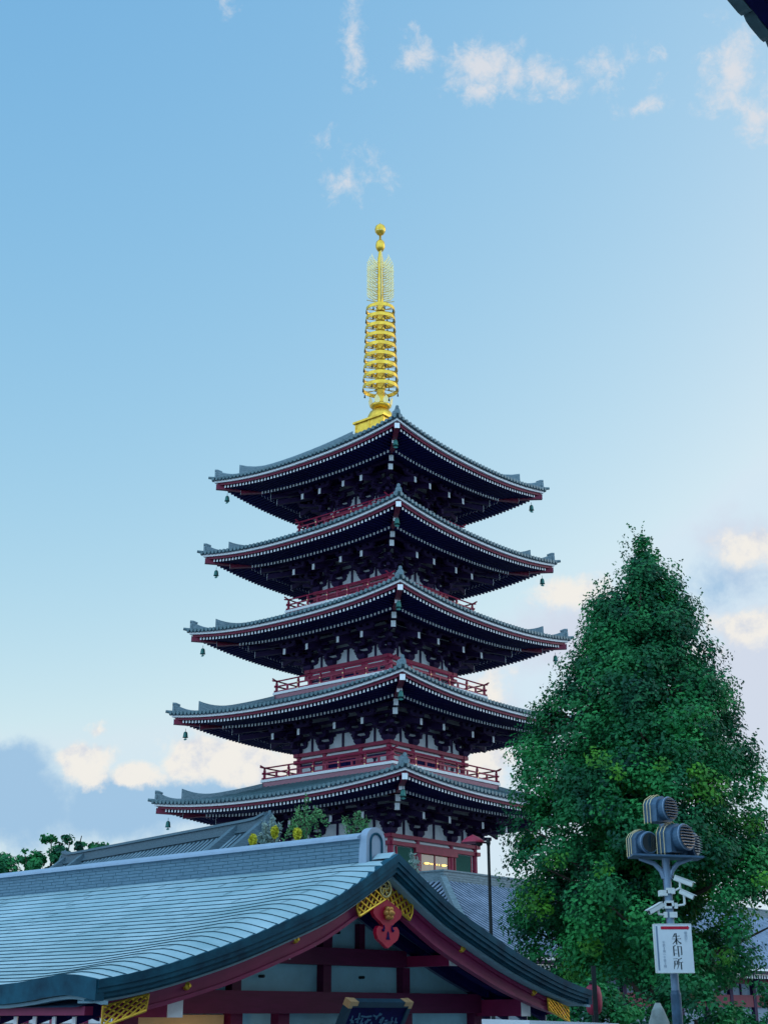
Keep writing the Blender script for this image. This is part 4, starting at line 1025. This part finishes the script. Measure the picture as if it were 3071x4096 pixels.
def bush(name, label, cat, loc, ells, per, sz, mats, trunk=None, group=None):
    t = thing(name, label, cat, loc, 0, group); C_, Rr, O_, Mi = [], [], [], []
    for (x, y, z, rx, rz, nc) in ells:
        for i in range(nc):
            d = rng.normal(size=3); d /= np.linalg.norm(d); q = .55+.45*rng.random()
            C_.append((x+d[0]*rx*q, y+d[1]*rx*q, z+d[2]*rz*q)); Rr.append(rng.uniform(.3, .6)*max(.5, rx/1.6)); O_.append(d); Mi.append(int(rng.random() < .35)*(len(mats) > 1))
    p_, n_, s_, mi_ = clump_leaves(C_, Rr, per, np.array(O_), Mi, sz); leaf_obj('crown', p_, n_, s_, mats, mi_, t)
    m = MB(); tr = trunk or .15
    m.tube([(0,0,0),(.05,0,ells[0][2]*.6),(ells[0][0],ells[0][1],ells[0][2])], [tr,tr*.8,tr*.4], 8)
    for (x, y, z, rx, rz, nc) in ells[1:]: m.tube([(0,0,ells[0][2]*.5),(x*.6,y*.6,z*.85),(x,y,z+rz*.5)], [tr*.6,tr*.4,tr*.15], 6)
    m.build('trunk', BARK, t)
bush('broadleaf_tree', 'leafy green tree far left with sky showing between its uneven sprays', 'tree', (-17.0, 72, 0),
     [(-.4,0,12.7,1.3,.9,20),(.5,0,13.4,1.0,.8,12),(1.1,0,13.9,.35,.4,5),(-1.8,0,12.9,.5,.5,6),(2.0,0,13.6,.5,.4,6),(-2.6,0,13.0,.45,.4,4),(-.5,0,13.9,.4,.35,4)], 330, .22, [LEAF, LEAF2], .16)
bush('round_tree', 'low rounded green tree at the far left edge behind the roof ridge', 'tree', (-19.2, 68, 0),
     [(.2,0,11.2,2.2,1.3,45),(2.0,0,10.9,1.3,1.0,20),(-1.8,0,11.3,1.3,1.0,18)], 300, .2, [LEAF, LEAF2], .2)
bush('garden_shrub', 'dark leafy shrub between the stone monument and the sign post', 'shrub', (6.9, 32, 0), [(.0,0,5.1,.9,1.1,80),(.7,.2,4.5,.9,1.0,50),(-.7,.2,4.3,.8,1.2,40)], 300, .12, [LEAF, LEAF2], .1)
bush('garden_tree', 'dark shaded tree filling the gap left of the stone monument', 'tree', (4.9, 36, 0), [(.2,0,5.3,1.2,.9,60),(-.8,.2,5.0,.8,1.0,46),(1.1,.1,5.0,.9,.9,46),(.1,0,4.2,1.3,.9,50)], 300, .12, [LEAF, LEAF2], .1)
bush('camellia_bush', 'dark glossy bush at the lower right edge below the tiled wall roof', 'shrub', (8.9, 33, 0), [(.1,0,4.9,.7,1.15,60),(.8,0,5.2,.8,.9,40),(-.9,0,4.7,.9,.75,60)], 300, .12, [LEAF, LEAF2], .1)

# plants behind the ridge of the front hall
def fronds(name, label, loc, stems, mt, dens=26, sz=.075, cat='plant', droop=1.0):
    t = thing(name, label, cat, loc); P_, N_ = [], []; m = MB()
    for (x0, z0, x1, z1, L) in stems:
        pts = [np.array((x0, 0, z0))]
        for q in np.linspace(.12, 1, 9):
            pts.append(np.array((x0+(x1-x0)*q, rng.normal()*.05, z0+(z1-z0)*q+L*4*q*(1-q))))
        m.tube(pts, [.016-.0012*i for i in range(10)], 5)
        for p_ in pts[1:]:
            n = dens; d = rng.normal(size=(n, 3))*np.array((.032, .05, .035)); d[:, 2] -= np.abs(rng.normal(size=n))*.055*droop
            P_.append(p_+d); N_.append(rng.normal(size=(n, 3)))
    p_ = np.concatenate(P_); leaf_obj('leaves', p_, np.concatenate(N_), sz*rng.uniform(.6, 1.5, len(p_)), [mt], np.zeros(len(p_)), t, .35)
    m.tube([(0,0,0), (stems[0][0], 0, stems[0][1])], .022, 6); m.build('stem', BARK, t)
Yp = 27.0; sc_ = 27/30.
def pz(z): return 5.2+(z-5.2)*sc_
fronds('weeping_plant', 'tall weeping plant with bright drooping green fronds behind the ridge, in front of the pagoda', (-1.78*sc_, Yp, 0),
       [(0,pz(8.7),.42,pz(9.25),.32),(0,pz(8.7),.30,pz(8.95),.42),(0,pz(8.7),.12,pz(8.85),.48),(-.03,pz(8.7),-.28,pz(9.1),.28),(-.02,pz(8.7),-.36,pz(8.8),.36),(0,pz(8.8),.05,pz(9.75),.0),(.02,pz(8.8),-.14,pz(9.5),.1),(.0,pz(8.7),.26,pz(9.5),.16)], LEAFP, 15, .06)
fronds('arching_plant', 'arching green frond sprays left of the round ridge end tile', (-.80*sc_, Yp, 0),
       [(0,pz(8.7),.40,pz(9.12),.27),(0,pz(8.7),.2,pz(9.4),.12),(0,pz(8.7),-.05,pz(9.3),.05),(0,pz(8.7),.44,pz(9.05),.18)], LEAFP, 15, .06)
fronds('grey_reed', 'pale grey-green reed plant left of the weeping fronds behind the ridge', (-2.5*sc_, Yp+.3, 0),
       [(0,pz(8.5),-.16,pz(9.2),.02),(0,pz(8.5),.0,pz(9.3),.0),(.03,pz(8.5),.14,pz(9.15),.02),(-.05,pz(8.5),-.25,pz(8.95),.02)], LEAFS, 26, .08, 'plant', .3)
fronds('pale_reed', 'pale reed plume standing against the red pagoda door right of the ridge end', (.63*sc_, Yp, 0),
       [(0,pz(7.7),-.03,pz(8.5),.0),(0,pz(7.7),.05,pz(8.35),.0)], LEAFS, 26, .075, 'plant', .3)
for i, (x, z, lab) in enumerate(((-2.86, 8.78, 'leftmost yellow flower head on the ridge line'), (-2.39, 8.95, 'largest yellow flower head, second from the left on the ridge line'), (-1.90, 8.90, 'pale orange yellow flower head under the weeping fronds'))):
    t = thing('yellow_flower', lab, 'flower', (x*sc_, Yp-.2, 0), 0, 'yellow flowers behind the ridge')
    n = 420; d = rng.normal(size=(n, 3)); d /= np.linalg.norm(d, axis=1, keepdims=True); d *= rng.random(n)[:, None]**.4*np.array((.075, .07, .115)); leaf_obj('bloom', d+np.array((0, 0, pz(z))), rng.normal(size=(n, 3)), .06*rng.uniform(.6, 1.3, n), [YELLOW], np.zeros(n), t, .8)
    m = MB(); m.tube([(0,0,0),(0,0,pz(z))], .014, 5); m.build('stem', BARK, t)
